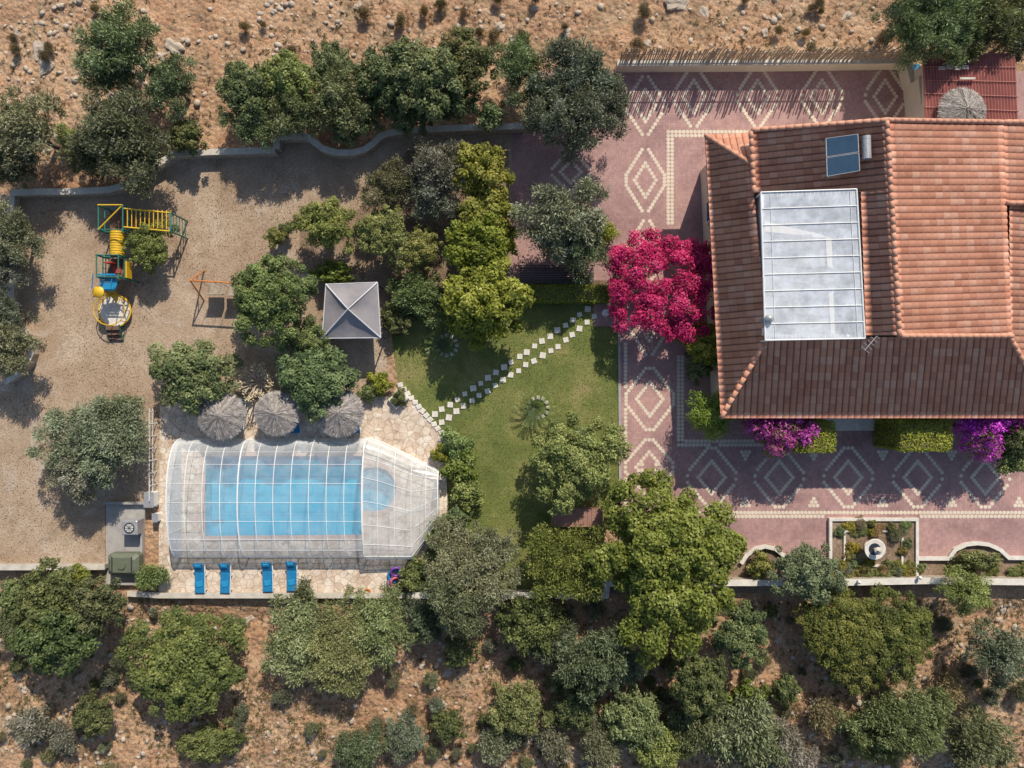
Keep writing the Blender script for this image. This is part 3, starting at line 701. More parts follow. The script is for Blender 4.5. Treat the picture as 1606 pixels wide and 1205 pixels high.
for (cx,cy,rx,ry,n,z) in [(1020,800,78,58,34,4.4),(1062,865,112,72,72,5.4),(1075,930,92,62,54,5.2),(1040,990,70,54,32,4.4),(970,870,54,60,26,4.0),(1115,835,48,38,14,4.2)]:
    for i in range(n):
        a=rs.uniform(0,6.28);q=math.sqrt(rs.random()); lob.append((cx+rx*q*math.cos(a)*.88,cy+ry*q*math.sin(a)*.88,z*(.58+.42*math.sqrt(1-q*q*.9))*rs.uniform(.84,1.0),rs.uniform(10,18)))
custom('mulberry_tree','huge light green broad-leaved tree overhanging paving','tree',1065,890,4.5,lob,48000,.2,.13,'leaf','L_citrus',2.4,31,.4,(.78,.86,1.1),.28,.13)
lob=[]
for i in range(170):
    a=rs.uniform(-1,1);c=rs.uniform(-1,1); x=1041+84*a;y=450+84*c
    if abs(a)**2.6+abs(c)**2.6>1.15: continue
    lob.append((x,y,2.9-1.1*max(abs(a),abs(c))**3+rs.uniform(-.35,.35),rs.uniform(8,14)))
custom('bougainvillea','huge magenta bougainvillea in full bloom by house','shrub',1042,450,2.4,lob,38000,.12,.085,'leaf','L_boug',1.6,33,.3,(1,1,1),.12,.13)
lob=[(850+rs.uniform(-12,90),830+rs.uniform(0,105),rs.uniform(1.8,2.8),rs.uniform(10,16)) for i in range(90)]
custom('conifer_hedge','tall dense dark green hedge block beside lawn','hedge',890,880,2.2,lob,20000,.18,.05,'sprig','L_green',1.5,35,.3,(1.2,1.15,.7),.12,.1)
def hedge(px0,py0,px1,py1,h,label,color=(1,1,1),dome=0):
    x0,y1=XY(px0,py0,h);x1,y0=XY(px1,py1,h); w=x1-x0;d=y1-y0; n=int((w*d+2*(w+d)*h)*330); r=np.random.RandomState(px0)
    A=np.array([w*d*1.2,w*h,w*h,d*h,d*h]); A=A/sum(A); k=r.choice(5,n,p=A); u=r.uniform(-.5,.5,n);v=r.uniform(0,1,n)
    pos=np.zeros((n,3));nr=np.zeros((n,3))
    m=k==0; pos[m]=np.stack([u[m]*w,(v[m]-.5)*d,np.full(m.sum(),h)],1);nr[m]=[0,0,1]
    for kk,s in((1,-1),(2,1)): m=k==kk; pos[m]=np.stack([u[m]*w,np.full(m.sum(),s*d/2),v[m]*h],1);nr[m]=[0,s,0]
    for kk,s in((3,-1),(4,1)): m=k==kk; pos[m]=np.stack([np.full(m.sum(),s*w/2),u[m]*d,v[m]*h],1);nr[m]=[s,0,0]
    pos[:,2]-=dome*(np.abs(pos[:,0]/w*2)**3+np.abs(pos[:,1]/d*2)**3)*(pos[:,2]/h)
    pos+=r.normal(0,.035,(n,3))+nr*r.uniform(-.1,.03,(n,1)); nn=nr+r.normal(0,.5,(n,3)); t=np.cross(nn,r.normal(size=(n,3)))
    me=leaf_mesh('clipped_hedge',pos,t,nn,.1*r.uniform(.7,1.3,n),.065*r.uniform(.7,1.3,n),.55+r.normal(0,.2,n)+.12*np.sin(pos[:,0]*5)*np.sin(pos[:,1]*6),[M['L_hedge']])
    b=MB(); b.box(0,0,h*.43,w-.24,d-.24,h*.8)
    t_=thing('clipped_hedge',label,'hedge',((x0+x1)/2,(y0+y1)/2,0)); o=link(bpy.data.objects.new('foliage',me));o.parent=t_;o.color=(*color,1)
    b.obj('branches',[M['bark']],parent=t_)
hedge(820,447,955,474,.9,'low clipped yellow-green hedge beside lawn',(.75,.82,.9))
hedge(1250,662,1313,710,3.5,'boxy clipped yellow-green hedge at house front',dome=.15)
hedge(1416,660,1496,708,3.5,'boxy clipped yellow-green hedge at house front',dome=.15)
def cycad(px,py,r,label):
    R=r*S; rs_=np.random.RandomState(px); P_=[];Tt=[];Nn=[];Ti=[]
    for i in range(32):
        a=i*2.39996+rs_.uniform(-.1,.1); el=.2+1.0*(i/32)
        for j in range(18):
            s=(j+2)/19; rad=R*s*math.cos(el*(1-s*.8)); z=.55+R*(.9*math.sin(el)*s-.8*s*s*math.sin(el*.8)); c=np.array([rad*math.cos(a),rad*math.sin(a),z])
            for sd in(-1,1):
                side=np.array([-math.sin(a)*sd,math.cos(a)*sd,.25]); out=np.array([math.cos(a),math.sin(a),0]); d=side+out*1.1; ln=.13*R*(1-.5*s); P_.append(c+d*ln*.4);Tt.append(d);Nn.append(np.array([0,0,1])+side*.3);Ti.append((ln*1.3,.1+.75*s+rs_.normal()*.1))
    t=thing('cycad_palm',label,'palm',(*XY(px,py,.7),0)); Ti=np.array(Ti)
    me=leaf_mesh('fronds',np.array(P_),np.array(Tt),np.array(Nn),Ti[:,0],np.full(len(Ti),.035),Ti[:,1],[M['L_palm']]); o=link(bpy.data.objects.new('fronds',me));o.parent=t
    b=MB(); b.cyl((0,0,-.1),(0,0,.55),.2,.16,10); b.obj('trunk',[M['bark']],parent=t)
    b=MB()
    for i in range(12): a=i*math.pi/6; b.box(.25+.62*math.cos(a),.62*math.sin(a),.06,.24,.2,.16,0,a,bev=.03)
    b.obj('stone_ring',[M['whitestone']],parent=t)
cycad(838,640,31,'spiky cycad palm in stone ring on lawn'); cycad(693,541,26,'spiky cycad palm at shaded lawn edge')
def scrub(n,seed,zones,name,label):
    x,y,z,r=scatter(n,zones,seed,44,.5,-.1); n=len(x); sz=r.uniform(.06,.22,n); ti=r.uniform(.2,.9,n)
    k=np.repeat(np.arange(n),16); m=len(k); d=r.normal(size=(m,3)); d[:,2]=np.abs(d[:,2])+.3; d/=np.linalg.norm(d,axis=1,keepdims=True)
    ln=sz[k]*r.uniform(.6,1.2,m); pos=np.stack([x,y,z],1)[k]+d*ln[:,None]*.6
    me=leaf_mesh(name,pos,d,r.normal(size=(m,3)),ln,ln*.22,ti[k]+r.normal(0,.12,m),[M['L_dry']])
    o=link(bpy.data.objects.new(name,me)); o['kind']='stuff';o['label']=label;o['category']='dry grass'; return o
o=scrub(5500,8,TOP+BOT+BOT,'dry_grass','tufts of dry grass and thyme on soil'); o.color=(.95,.88,.78,1)
o=scrub(2600,18,BOT,'low_scrub','low green and grey scrub on the slope'); o.color=(.6,.68,.5,1)
def litter(n,poly,seed,mat,name,label,L,color,cat,up=False,thr=-9):
    q=np.array([XY(*p) for p in poly]); r=np.random.RandomState(seed); x0=max(q[:,0].min(),-34);x1=q[:,0].max();x=r.uniform(x0,x1,n*4);y=r.uniform(q[:,1].min(),q[:,1].max(),n*4)
    ok=inside(x,y,q)&(fbm(x,y,61,.7,4)+r.normal(size=len(x))*.4>thr); x=x[ok][:n];y=y[ok][:n]; m=len(x); t=r.normal(size=(m,3)); nn=r.normal(0,.35,(m,3))+[0,0,1]
    if up: t=r.normal(0,.5,(m,3))+[0,0,1]; nn=r.normal(size=(m,3))
    else: t[:,2]*=.15
    me=leaf_mesh(name,np.stack([x,y,np.full(m,.03)],1),t,nn,L*r.uniform(.6,1.4,m),L*.4*r.uniform(.6,1.4,m),r.uniform(.1,.9,m),[M[mat]]); o=link(bpy.data.objects.new(name,me)); o['kind']='stuff';o['label']=label;o['category']=cat;o.color=(*color,1)
litter(9000,GRAV,5,'L_dry','fallen_leaves','dry fallen leaves scattered over gravel',.09,(.7,.58,.45),'fallen leaves',thr=.1)
litter(26000,LAWN,6,'L_hedge','lawn_blades','short uneven grass blades on lawn',.08,(.55,.6,.7),'grass',up=True)

# ---------------------------------------------------------------- walls
def stone_wall(p,w,z0,z1,label,mat='stonewall',capm='wallcap',name='garden_wall'):
    q=pts(*p,z=z1) ; t=thing(name,label,'wall',(q[0][0],q[0][1],0)); q2=[(a-q[0][0],c-q[0][1]) for a,c in q]
    b=MB(); b.wall(q2,w,z0,z1); b.obj('wall_body',[M[mat]],parent=t)
    b=MB(); b.wall(q2,w+.08,z1,z1+.07); b.obj('coping',[M[capm]],parent=t); return t
cur=[(18,303),(60,301),(110,301),(170,298),(190,293),(205,287),(240,262),(275,242),(330,239),(432,236)]
stone_wall(cur,.3,-.6,.7,'long pale stone wall stepping around gravel yard')
stone_wall([(434,233),(434,216),(455,213),(480,214),(492,222),(505,233),(528,240),(552,240),(572,235),(585,226),(596,215),(610,209),(640,205),(720,201),(822,198)],.3,-.6,.8,'curved pale stone wall beside gravel yard')
stone_wall([(968,99),(1200,98),(1420,95)],.3,-.6,1.0,'long cream wall along paved drive',mat='plaster')
stone_wall([(1424,95),(1432,130)],.3,-.6,1.0,'short cream wall beside shed',mat='plaster')
stone_wall([(-60,890),(165,889)],.28,-.8,.5,'low pale wall at yard edge')
stone_wall([(200,931),(250,934),(635,934)],.25,-.9,.3,'low wall beneath pool deck edge')
stone_wall([(640,934),(800,934),(950,934),(952,915),(1160,914),(1300,914),(1450,911),(1700,914)],.3,-.9,.8,'white capped front garden wall',capm='whitestone')
stone_wall([(18,512),(35,520),(47,535),(49,555),(42,572),(28,588),(8,600)],.25,-.3,.6,'curved white stone wall around olive bed')
stone_wall([(20,305),(16,360),(18,470),(20,512)],.25,-.3,.5,'narrow stone wall at yard side')
stone_wall([(1162,884),(1170,872),(1184,861),(1200,857),(1216,861),(1230,872),(1238,886)],.16,-.1,.22,'low curved white kerb around bed',mat='whitestone',capm='whitestone')
stone_wall([(1438,876),(1488,876),(1498,862),(1515,854),(1532,852),(1550,854),(1568,862),(1582,875),(1700,876)],.16,-.1,.22,'low curved white kerb around bed',mat='whitestone',capm='whitestone')
for x,y in [(432,222),(420,232),(1440,905),(1135,912),(1345,912)]:
    t=thing('wall_lamp','small white globe lamp on garden wall','lamp',(*XY(x,y,.9),.87),group='globe lamps on walls'); b=MB(); b.cyl((0,0,0),(0,0,.12),.05,.05,8); b.obj('lamp_base',[M['dark']],parent=t); b=MB(); b.lathe([(.001,.12),(.09,.16),(.12,.24),(.09,.32),(.001,.36)],n=12); b.obj('globe',[M['white']],parent=t,smooth=True)
b=MB(); r=random.Random(3); x=968
while x<1418:
    y0=112-(x-968)*.006; X0,Y0=XY(x,y0-.5); h=r.uniform(2.3,3.0)
    if r.random()<.95: b.box(X0,Y0+.1,h/2+.35,r.uniform(.05,.1),.03,h-.7,0,r.uniform(-.1,.1),r.uniform(-.05,.05),r.uniform(-.09,.09))
    x+=r.uniform(2.0,3.8)
for zz in (1.25,2.0): 
    p0=XY(968,111.5);p1=XY(1418,109); b.cyl((p0[0],p0[1]+.14,zz),(p1[0],p1[1]+.14,zz),.035,.035,6)
b.obj('paling_fence',[M['wood']],label='weathered wooden paling fence above cream wall',category='fence')

# ---------------------------------------------------------------- pool deck
dk=[(252,636),(262,634),(610,622),(628,604),(702,690),(692,700),(700,735),(702,808),(660,878),(636,884),(630,930),(250,932)]
pool=[(320,712),(572,712),(574,730)]+[(588+38*math.cos(t),767+38*math.sin(t)) for t in np.linspace(-math.pi/2,math.pi/2,14)]+[(574,804),(572,842),(320,844)]
b=MB(); b.sheet([pts(*dk),pts(*pool)],.1); b.wall(pts(*dk),.02,-.8,.096,0,True)
b.obj('pool_deck',[M['crazy']],kind='structure',label='cream crazy paving deck around pool',category='deck')
t=thing('swimming_pool','turquoise pool with rounded end under clear enclosure','pool',(*XY(450,770),0)); ox,oy=XY(450,770)
pl=[(a-ox,c-oy) for a,c in pts(*pool)]; n=len(pl)
b=MB(); b.sheet([pl],-1.35); b.add([(*p,-1.35) for p in pl]+[(*p,.1) for p in pl],[(i,(i+1)%n,n+(i+1)%n,n+i) for i in range(n)])
b.box(-4.9,0,-1.0,.35,4,.2);b.box(-4.6,0,-1.2,.35,4,.25);b.obj('basin',[M['pooltile']],parent=t)
b=MB(); b.sheet([pl],-.06); b.obj('water',[M['water']],parent=t)
b=MB(); b.wall(pl,.3,.08,.15,0,True); b.obj('coping',[simple('pink_coping',(.55,.4,.32),(.45,.32,.26),2)],parent=t)
t=thing('pool_enclosure','clear polycarbonate barrel enclosure over pool','enclosure',(ox,oy,.1))
def xo(px,z=0): return XY(px,0,z)[0]-ox
def yo(py,z=0): return XY(0,py,z)[1]-oy
yN,yS=yo(688),yo(872); yc=(yN+yS)/2; hw=(yN-yS)/2; Ht=2.0
def arch(u,yn=yN,ys=yS,ht=Ht):
    a=u*math.pi/2; return ((yn+ys)/2+(yn-ys)/2*math.sin(a), ht*math.cos(a)**.7)
x0,x1=xo(286),xo(578); nb=11; us=np.linspace(-1,1,25); m=len(us)
b=MB(); vs=[];fs=[]
for i in range(nb+1):
    for u in us: y,z=arch(u); vs.append((x0+(x1-x0)*i/nb,y,z))
for i in range(nb):
    for j in range(m-1): fs.append((i*m+j,(i+1)*m+j,(i+1)*m+j+1,i*m+j+1))
b.add(vs,fs); b.add([(x0,*arch(u)) for u in us],[tuple(range(m))])
b.obj('roof_panel',[M['poly']],parent=t,smooth=True)
b=MB()
for i in range(nb+1):
    xx=x0+(x1-x0)*i/nb; w=.022 if i not in(0,4,nb) else .045; b.tube([(xx,arch(u)[0],arch(u)[1]+.02) for u in us],w,5)
for u in (-.99,-.8,-.6,-.42,-.2,0,.2,.42,.6,.8,.99):
    y,z=arch(u); b.cyl((x0,y,z+.02),(x1,y,z+.02),.014,.014,5)
for u in np.linspace(-.7,.7,5): y,z=arch(u); b.cyl((x0,y,0),(x0,y,z),.025,.025,5)
b.obj('frame',[M['white']],parent=t)
st=[578,600,625,650,672,690]
def lim(px):
    yn=686 if px<585 else 686+(px-585)/(692-585)*52
    ys=872 if px<652 else 872-(px-652)/(692-652)*62
    return yn,ys
rings=[]
for px in st:
    yn,ys=lim(px); k=(px-578)/112; ring=[]
    for u in us:
        y,z=arch(u,yo(yn),yo(ys),1.75-.35*k); ring.append((xo(px),y,(1.72-.35*k)*abs(math.cos(u*math.pi/2))**.35))
    rings.append(ring)
b=MB(); vs=[p for r_ in rings for p in r_]; fs=[(i*m+j,(i+1)*m+j,(i+1)*m+j+1,i*m+j+1) for i in range(len(st)-1) for j in range(m-1)]; b.add(vs,fs); b.add(rings[-1],[tuple(range(m))]); b.obj('end_panel',[M['poly3']],parent=t,smooth=False)
b=MB()
for i,r_ in enumerate(rings): b.tube([(p[0],p[1],p[2]+.02) for p in r_],.04 if i in(0,5) else .02,5)
for j in (0,1,3,6,9,12,15,18,21,23,24): b.tube([(r_[j][0],r_[j][1],r_[j][2]+.02) for r_ in rings],.03 if j in(0,1,23,24) else .016,5)
e=rings[-1]
for j in(4,8,12,16,20): b.cyl(e[j],(e[j][0],e[j][1],0),.02,.02,5)
b.obj('end_frame',[M['white']],parent=t)
def lounger(loc,rz,label):
    t=thing('sun_lounger',label,'sun lounger',loc,rz,'sun loungers on pool deck'); b=MB()
    for s in(-1,1):
        b.box(s*.3,0,.3,.05,1.95,.05)
        for y in(-.8,.1,.75): b.box(s*.3,y,.14,.05,.06,.28)
    for y in(-.95,-.3,.3,.95): b.box(0,y,.3,.6,.05,.04)
    b.obj('frame',[M['white']],parent=t)
    b=MB(); b.box(0,-.32,.37,.6,1.3,.08,0,bev=.03); b.box(0,.62,.52,.6,.74,.08,0,rx=.5,bev=.03); b.obj('cushion',[M['blue']],parent=t)
    b=MB(); b.box(0,-.4,.425,.42,.35,.05,0,.2,bev=.02); b.obj('towel',[M['teal']],parent=t)
    b=MB(); b.box(0,.75,.66,.4,.22,.08,0,rx=.5,bev=.03); b.obj('pillow',[M['teal']],parent=t); return t
L0=lounger((*XY(315,905,.3),.1),0.0,'blue cushioned sun lounger on pool deck')
clone(L0,(*XY(355,905,.3),.1),-.03);clone(L0,(*XY(421,903,.3),.1),.02);clone(L0,(*XY(459,902,.3),.1),0)
clone(L0,(*XY(377,650,.3),.1),-.08,'blue sun lounger shaded by straw parasol');clone(L0,(*XY(556,655,.3),.1),.1,'blue sun lounger shaded by straw parasol')
clone(L0,(*XY(462,655,.3),.1),.1,'blue sun lounger shaded by straw parasol')
b=MB(); b.torus((0,0,.14),.38,.1);b.torus((.1,.3,.3),.3,.08,1,tilt=(.4,.2));b.torus((-.08,-.45,.2),.32,.08,1,tilt=(-.3,.1));b.torus((.05,-.3,.36),.25,.07,2,tilt=(.2,.4))
b.obj('pool_ring',[M['blue'],M['purple'],M['pink']],loc=(*XY(620,902),.1),smooth=True,label='heap of blue and purple inflatable swim rings',category='pool toy')
b=MB(); b.torus((0,0,.06),.16,.05); b.obj('rubber_ring',[M['orange']],loc=(*XY(577,927),.1),smooth=True,label='small orange rubber ring on deck edge',category='pool toy')
def parasol(px,py,r,label,hp=2.3):
    R=r*S*.95; t=thing('straw_parasol',label,'parasol',(*XY(px,py,hp-.3),0),group='straw parasols'); n=4200; q=np.random.RandomState(px)
    a=q.uniform(0,6.28,n); u=np.sqrt(q.uniform(0.003,1.08,n)); sl=.36; ph=.02*np.sin(a*9)
    pos=np.stack([u*R*np.cos(a),u*R*np.sin(a),hp-u*R*sl+ph+q.uniform(-.01,.05,n)],1); d=np.stack([np.cos(a),np.sin(a),np.full(n,-sl)],1)+q.normal(0,.12,(n,3)); nr=np.stack([np.cos(a)*sl,np.sin(a)*sl,np.ones(n)],1)
    tint=.5+.16*np.sin(a*14+q.normal(0,.3,n))+q.normal(0,.17,n)-.2*(np.mod(u*3.2,1)>.85)
    me=leaf_mesh('thatch',pos,d,nr,.34*q.uniform(.6,1.2,n),np.full(n,.05),tint,[M['L_straw']]); o=link(bpy.data.objects.new('thatch',me));o.parent=t
    b=MB(); b.lathe([(R*.98,hp-R*sl-.06),(.01,hp-.03)],n=24); b.obj('lining',[M['wood']],parent=t)
    b=MB(); b.cyl((0,0,0),(0,0,hp+.05),.05,.045,8)
    for i in range(8): aa=i*math.pi/4; b.cyl((0,0,hp-.1),(R*.9*math.cos(aa),R*.9*math.sin(aa),hp-R*sl*.9-.1),.02,.015,5)
    b.obj('pole',[M['brown']],parent=t)
parasol(345,652,36,'grey straw parasol on pool deck');parasol(433,649,33,'grey straw parasol on pool deck');parasol(531,648,36,'grey straw parasol on pool deck');parasol(1512,173,34,'grey straw parasol beside red shed',3.7)
t=thing('frangipani','bare pale-branched frangipani tipped with cream flowers','plant',(*XY(403,600,1.2),0)); b=MB(); q=np.random.RandomState(2);tips=[]
b.cyl((0,0,-.1),(0,0,.7),.09,.07,6,0)
for i in range(9):
    a=i*.7; m_=(.35*math.cos(a),.35*math.sin(a),1.1); b.cyl((0,0,.65),m_,.06,.045,5)
    for j in(-1,0,1): a2=a+j*.4; e=(q.uniform(.75,1.1)*math.cos(a2),q.uniform(.75,1.1)*math.sin(a2),q.uniform(1.4,1.8)); b.cyl(m_,e,.045,.035,5); tips.append(e)
b.obj('stem',[simple('pale_bark',(.45,.38,.3),(.35,.28,.2),4)],parent=t)
pp=np.repeat(np.array(tips),14,0)+q.normal(0,.11,(len(tips)*14,3)); k=len(pp); o=link(bpy.data.objects.new('foliage',leaf_mesh('foliage',pp,q.normal(size=(k,3)),np.array([[0,0,1.]]*k)+q.normal(0,.4,(k,3)),np.full(k,.14),np.full(k,.08),q.uniform(.6,1,k),[M['L_straw']])));o.parent=t;o.color=(1.3,1.2,.8,1)

# pool plant area
b=MB(); b.prism(pts((167,788),(228,788),(226,914),(167,914)),-.1,.06); b.obj('concrete_pad',[M['concrete']],kind='structure',label='concrete slab beside pool deck',category='slab')
b=MB(); b.wall(pts((167,788),(228,788),(250,792)),.14,.05,.4); b.obj('low_wall',[M['concrete']],label='low concrete wall around pump yard',category='wall')
b=MB(); b.wall(pts((226,830),(226,914),(170,914)),.12,.05,.35); b.obj('low_wall',[M['concrete']],label='low concrete wall around storage tank',category='wall')
t=thing('heat_pump','grey pool heat pump with round fan grille','heat pump',(*XY(209,826,.5),.06)); b=MB(); b.box(0,0,.45,.95,.9,.9,0,bev=.05); b.obj('casing',[M['grey']],parent=t)
b=MB(); b.torus((0,0,.92),.3,.03,0,20,6)
for i in range(4): b.torus((0,0,.92),.07*i+.05,.01,0,16,4)
for i in range(4): b.box(0,0,.93,.6,.015,.015,0,i*math.pi/4)
b.obj('grille',[M['dark']],parent=t)
b=MB(); b.cyl((0,0,.905),(0,0,.91),.27,.27,20);b.obj('fan',[M['white']],parent=t)
t=thing('water_tank','dark green rounded storage tank on concrete slab','tank',(*XY(197,884,.6),.06)); b=MB()
b.box(0,0,.5,1.9,1.35,.95,0,bev=.22); b.obj('tank_body',[M['tankgreen']],parent=t); b=MB(); b.cyl((0,0,.97),(0,0,1.05),.25,.25,14)
b.obj('tank_lid',[M['tankgreen']],parent=t); b=MB()
for x in(-.6,0.6): b.box(x,0,.99,.06,1.0,.04)
b.obj('strap',[M['dark']],parent=t)
for (x,y,w,d,h) in [(237,783,.55,.9,.8),(244,812,.3,.5,.6)]:
    t=thing('equipment_cabinet','pale plastic equipment cabinet beside pool deck','cabinet',(*XY(x,y,.5),.0)); b=MB(); b.box(0,0,h/2,w,d,h,0,bev=.04); b.obj('cabinet_body',[M['white']],parent=t); b=MB(); b.box(0,0,h+.012,w+.05,d+.05,.025); b.obj('lid',[M['grey']],parent=t)
b=MB()
for i in range(8):
    x,y=XY(246,645+i*19); b.cyl((x,y,0),(x,y,.95),.025)
x,y=XY(246,640);x2,y2=XY(246,782); b.cyl((x,y,.95),(x2,y2,.95),.025);b.cyl((x,y,.5),(x2,y2,.5),.02); b.obj('deck_railing',[M['white']],label='thin white railing beside pool deck',category='railing')

# stepping stones
b=MB(); b.box(0,0,.03,.36,.36,.07,0,bev=.015); st_=b.obj('stepping_stone',[M['whitestone']],label='square white stepping stone on lawn',category='stepping stone',group='stepping stones across the lawn')
first=True; r=random.Random(9)
rowA=[(922,485),(862,528),(812,562),(760,598),(706,634),(668,660)];rowB=[(932,497),(876,543),(824,574),(770,609),(716,646),(684,668)]
def along(row,step):
    out=[];rem=0
    for (a,b_),(c,d) in zip(row[:-1],row[1:]):
        L=math.hypot(c-a,d-b_);s=rem
        while s<L: out.append((a+(c-a)*s/L,b_+(d-b_)*s/L)); s+=step
        rem=s-L
    return out
for row in(rowA,rowB):
    for x,y in along(row,14.6):
        o=st_ if first else link(st_.copy()); first=False; X0,Y0=XY(x+r.uniform(-1,1),y+r.uniform(-1,1)); o.location=(X0,Y0,.0); o.rotation_euler=(0,0,-1.5+r.uniform(-.25,.25)); s=r.uniform(.8,1.05); o.scale=(s,s,1)
r=random.Random(4)
b=MB()
for x,y in along([(628,604),(702,690)],9):
    X0,Y0=XY(x,y); b.box(X0,Y0,.1,.34,.3,.14,0,r.uniform(0,1),bev=.03)
b.obj('stone_edging',[M['whitestone']],label='row of pale edging stones beside deck',category='edging')
b=MB(); b.box(0,0,.2,1.1,.8,.4,bev=.05); b.box(0,0,.41,.8,.5,.03,1); b.obj('stone_planter',[M['whitestone'],M['bed']],loc=(*XY(626,626),.0),rz=.7,label='pale stone planter at deck corner',category='planter')
b=MB(); b.sheet([pts((931,476),(966,476),(966,512),(931,512))],.036); b.obj('brick_landing',[M['paver']],kind='structure',label='small brick landing at stepping stones',category='paving')
b=MB(); b.cyl((0,0,0),(0,0,.5),.16,.2,12,0);b.torus((0,0,.5),.2,.03,0,14,5);b.cyl((0,0,.46),(0,0,.48),.18,.18,12,1);b.obj('flower_pot',[M['white'],M['bed']],loc=(*XY(948,492),.034),label='small white pot on brick landing',category='pot')
t=thing('slatted_bench','dark slatted wooden bench on shaded paving','bench',(*XY(873,432,.5),.03)); b=MB()
for i in range(7): b.box(0,-.42+i*.14,.5,4.6,.09,.04)
b.obj('seat',[M['dark']],parent=t); b=MB()
for x in(-2.2,-.75,.75,2.2):
    for y in(-.4,.4): b.box(x,y,.24,.07,.07,.48)
b.obj('bench_frame',[M['brown']],parent=t); b=MB()
for i in range(16): b.box(-2.2+i*.293,.5,.75,.04,.04,.6)
b.box(0,.5,1.06,4.6,.06,.05); b.obj('backrest',[M['dark']],parent=t)
t=thing('garden_store','small brown flat-roofed store beside lawn','shed',(*XY(905,812,1.6),0))
b=MB(); b.box(0,0,.8,2.7,.8,1.6); b.obj('wall',[M['brown']],parent=t); b=MB(); b.box(0,0,1.64,3.1,1.1,.06)
for i in range(12): b.box(-1.45+i*.262,0,1.685,.06,1.1,.03)
b.obj('roof',[simple('brown_roof',(.33,.18,.14),(.25,.13,.1),3)],parent=t)
# pavilion
t=thing('garden_pavilion','square garden pavilion with grey canvas pyramid roof','pavilion',(*XY(550,487,2.4),0)); C=XY(550,487,2.4)
cor=[XY(x,y,2.2) for x,y in((511,446),(592,443),(597,530),(505,531))]; cor=[(a-C[0],c-C[1],2.2) for a,c in cor]; ap=(0,0,3.1)
b=MB()
for i in range(4):
    A=Vector(cor[i]);B=Vector(cor[(i+1)%4]);ap_=Vector(ap); K=8
    rows=[]
    for j in range(K+1):
        s=j/K; rows.append([A.lerp(B,(u/K)).lerp(ap_,s)-Vector((0,0,.16*math.sin(math.pi*s)*math.sin(math.pi*u/K)+.012*math.sin(u*2.7+j*1.9+i))) for u in range(K+1)])
    vs=[p for rw in rows for p in rw]; b.add(vs,[(j*(K+1)+u,j*(K+1)+u+1,(j+1)*(K+1)+u+1,(j+1)*(K+1)+u) for j in range(K) for u in range(K)],0)
b.obj('roof',[M['tent']],parent=t,smooth=True)
b=MB()
for c in cor: b.cyl((c[0],c[1],c[2]+.02),(0,0,3.14),.05,.03,6)
for i in range(4): b.cyl(cor[i],cor[(i+1)%4],.03,.03,6)
b.obj('roof_trim',[M['tentlight']],parent=t)
for i in range(4):
    A=Vector(cor[i]);B=Vector(cor[(i+1)%4]); b=MB(); b.add([A-Vector((0,0,.03)),B-Vector((0,0,.03)),B-Vector((0,0,.28)),A-Vector((0,0,.28))],[(0,1,2,3)]); b.obj('valance',[M['tent']],parent=t)
for c in cor: b=MB(); b.cyl((c[0]*.94,c[1]*.94,0),(c[0]*.94,c[1]*.94,2.2),.05,.05,8); b.obj('post',[M['dark']],parent=t)
t=thing('picnic_table','plain wooden table beneath canvas pavilion','table',(C[0],C[1],0)); b=MB(); b.box(0,0,.74,1.4,.8,.05,0); b.obj('table_top',[M['wood']],parent=t)
for x in(-.6,.6):
    for y in(-.3,.3): b=MB(); b.box(x,y,.36,.06,.06,.72); b.obj('leg',[M['wood']],parent=t)

# ---------------------------------------------------------------- playset
O=XY(180,400,1.5); t=thing('playset','colourful climbing frame with tube bridge and slide','playground equipment',(*O,0))
def LP(px,py,z): q=XY(px,py,z); return (q[0]-O[0],q[1]-O[1],z)
def tower(cx,cy,w,hh,deckz,mat,pn):
    c=LP(cx,cy,hh); b=MB(); hw_=w/2
    for sx in(-1,1):
        for sy in(-1,1): b.cyl((c[0]+sx*hw_,c[1]+sy*hw_,0),(c[0]+sx*hw_,c[1]+sy*hw_,hh),.06,.06,8)
    for z in(hh-.03,deckz+.6):
        for sx,sy,ex,ey in((-1,-1,1,-1),(1,-1,1,1),(1,1,-1,1),(-1,1,-1,-1)): b.cyl((c[0]+sx*hw_,c[1]+sy*hw_,z),(c[0]+ex*hw_,c[1]+ey*hw_,z),.04,.04,6)
    for i in range(5): b.cyl((c[0]-hw_+w*i/4,c[1]-hw_,deckz),(c[0]-hw_+w*i/4,c[1]-hw_,deckz+.6),.02,.02,5);b.cyl((c[0]-hw_,c[1]-hw_+w*i/4,deckz),(c[0]-hw_,c[1]-hw_+w*i/4,deckz+.6),.02,.02,5)
    b.obj('tower_frame',[mat],parent=t); b=MB(); b.box(c[0],c[1],deckz,w,w,.07); b.obj(pn,[M['brown']],parent=t); return c
c1=tower(173,341,1.45,2.4,1.1,M['green'],'platform'); c2=tower(168,417,1.3,2.4,1.1,M['green'],'platform')
b=MB(); b.cyl((c1[0]-.72,c1[1]-.72,2.4),(c1[0]+.72,c1[1]+.72,2.4),.04,.04,6); b.cyl((c1[0]-.72,c1[1]+.72,2.44),(c1[0]+.72,c1[1]+.72,2.44),.05,.05,6)
e=LP(268,346,2.2)
for dy in(-.55,.55): b.cyl((c1[0]+.7,c1[1]+dy,2.3),(e[0],e[1]+dy-.1,2.2),.05,.05,6)
n=11
for i in range(n+1): s=i/n; x=c1[0]+.7+(e[0]-c1[0]-.7)*s; b.cyl((x,c1[1]-.55-.1*s*1,2.3-.1*s),(x,c1[1]+.55-.1*s,2.3-.1*s),.03,.03,5)
b.obj('monkey_bars',[M['yellow']],parent=t); b=MB()
for dy in(-.65,.45): b.cyl((e[0],e[1]+dy,0),(e[0],e[1]+dy,2.25),.05,.05,8)
b.cyl((e[0],e[1]-.65,2.25),(e[0],e[1]+.45,2.25),.05,.05,8)
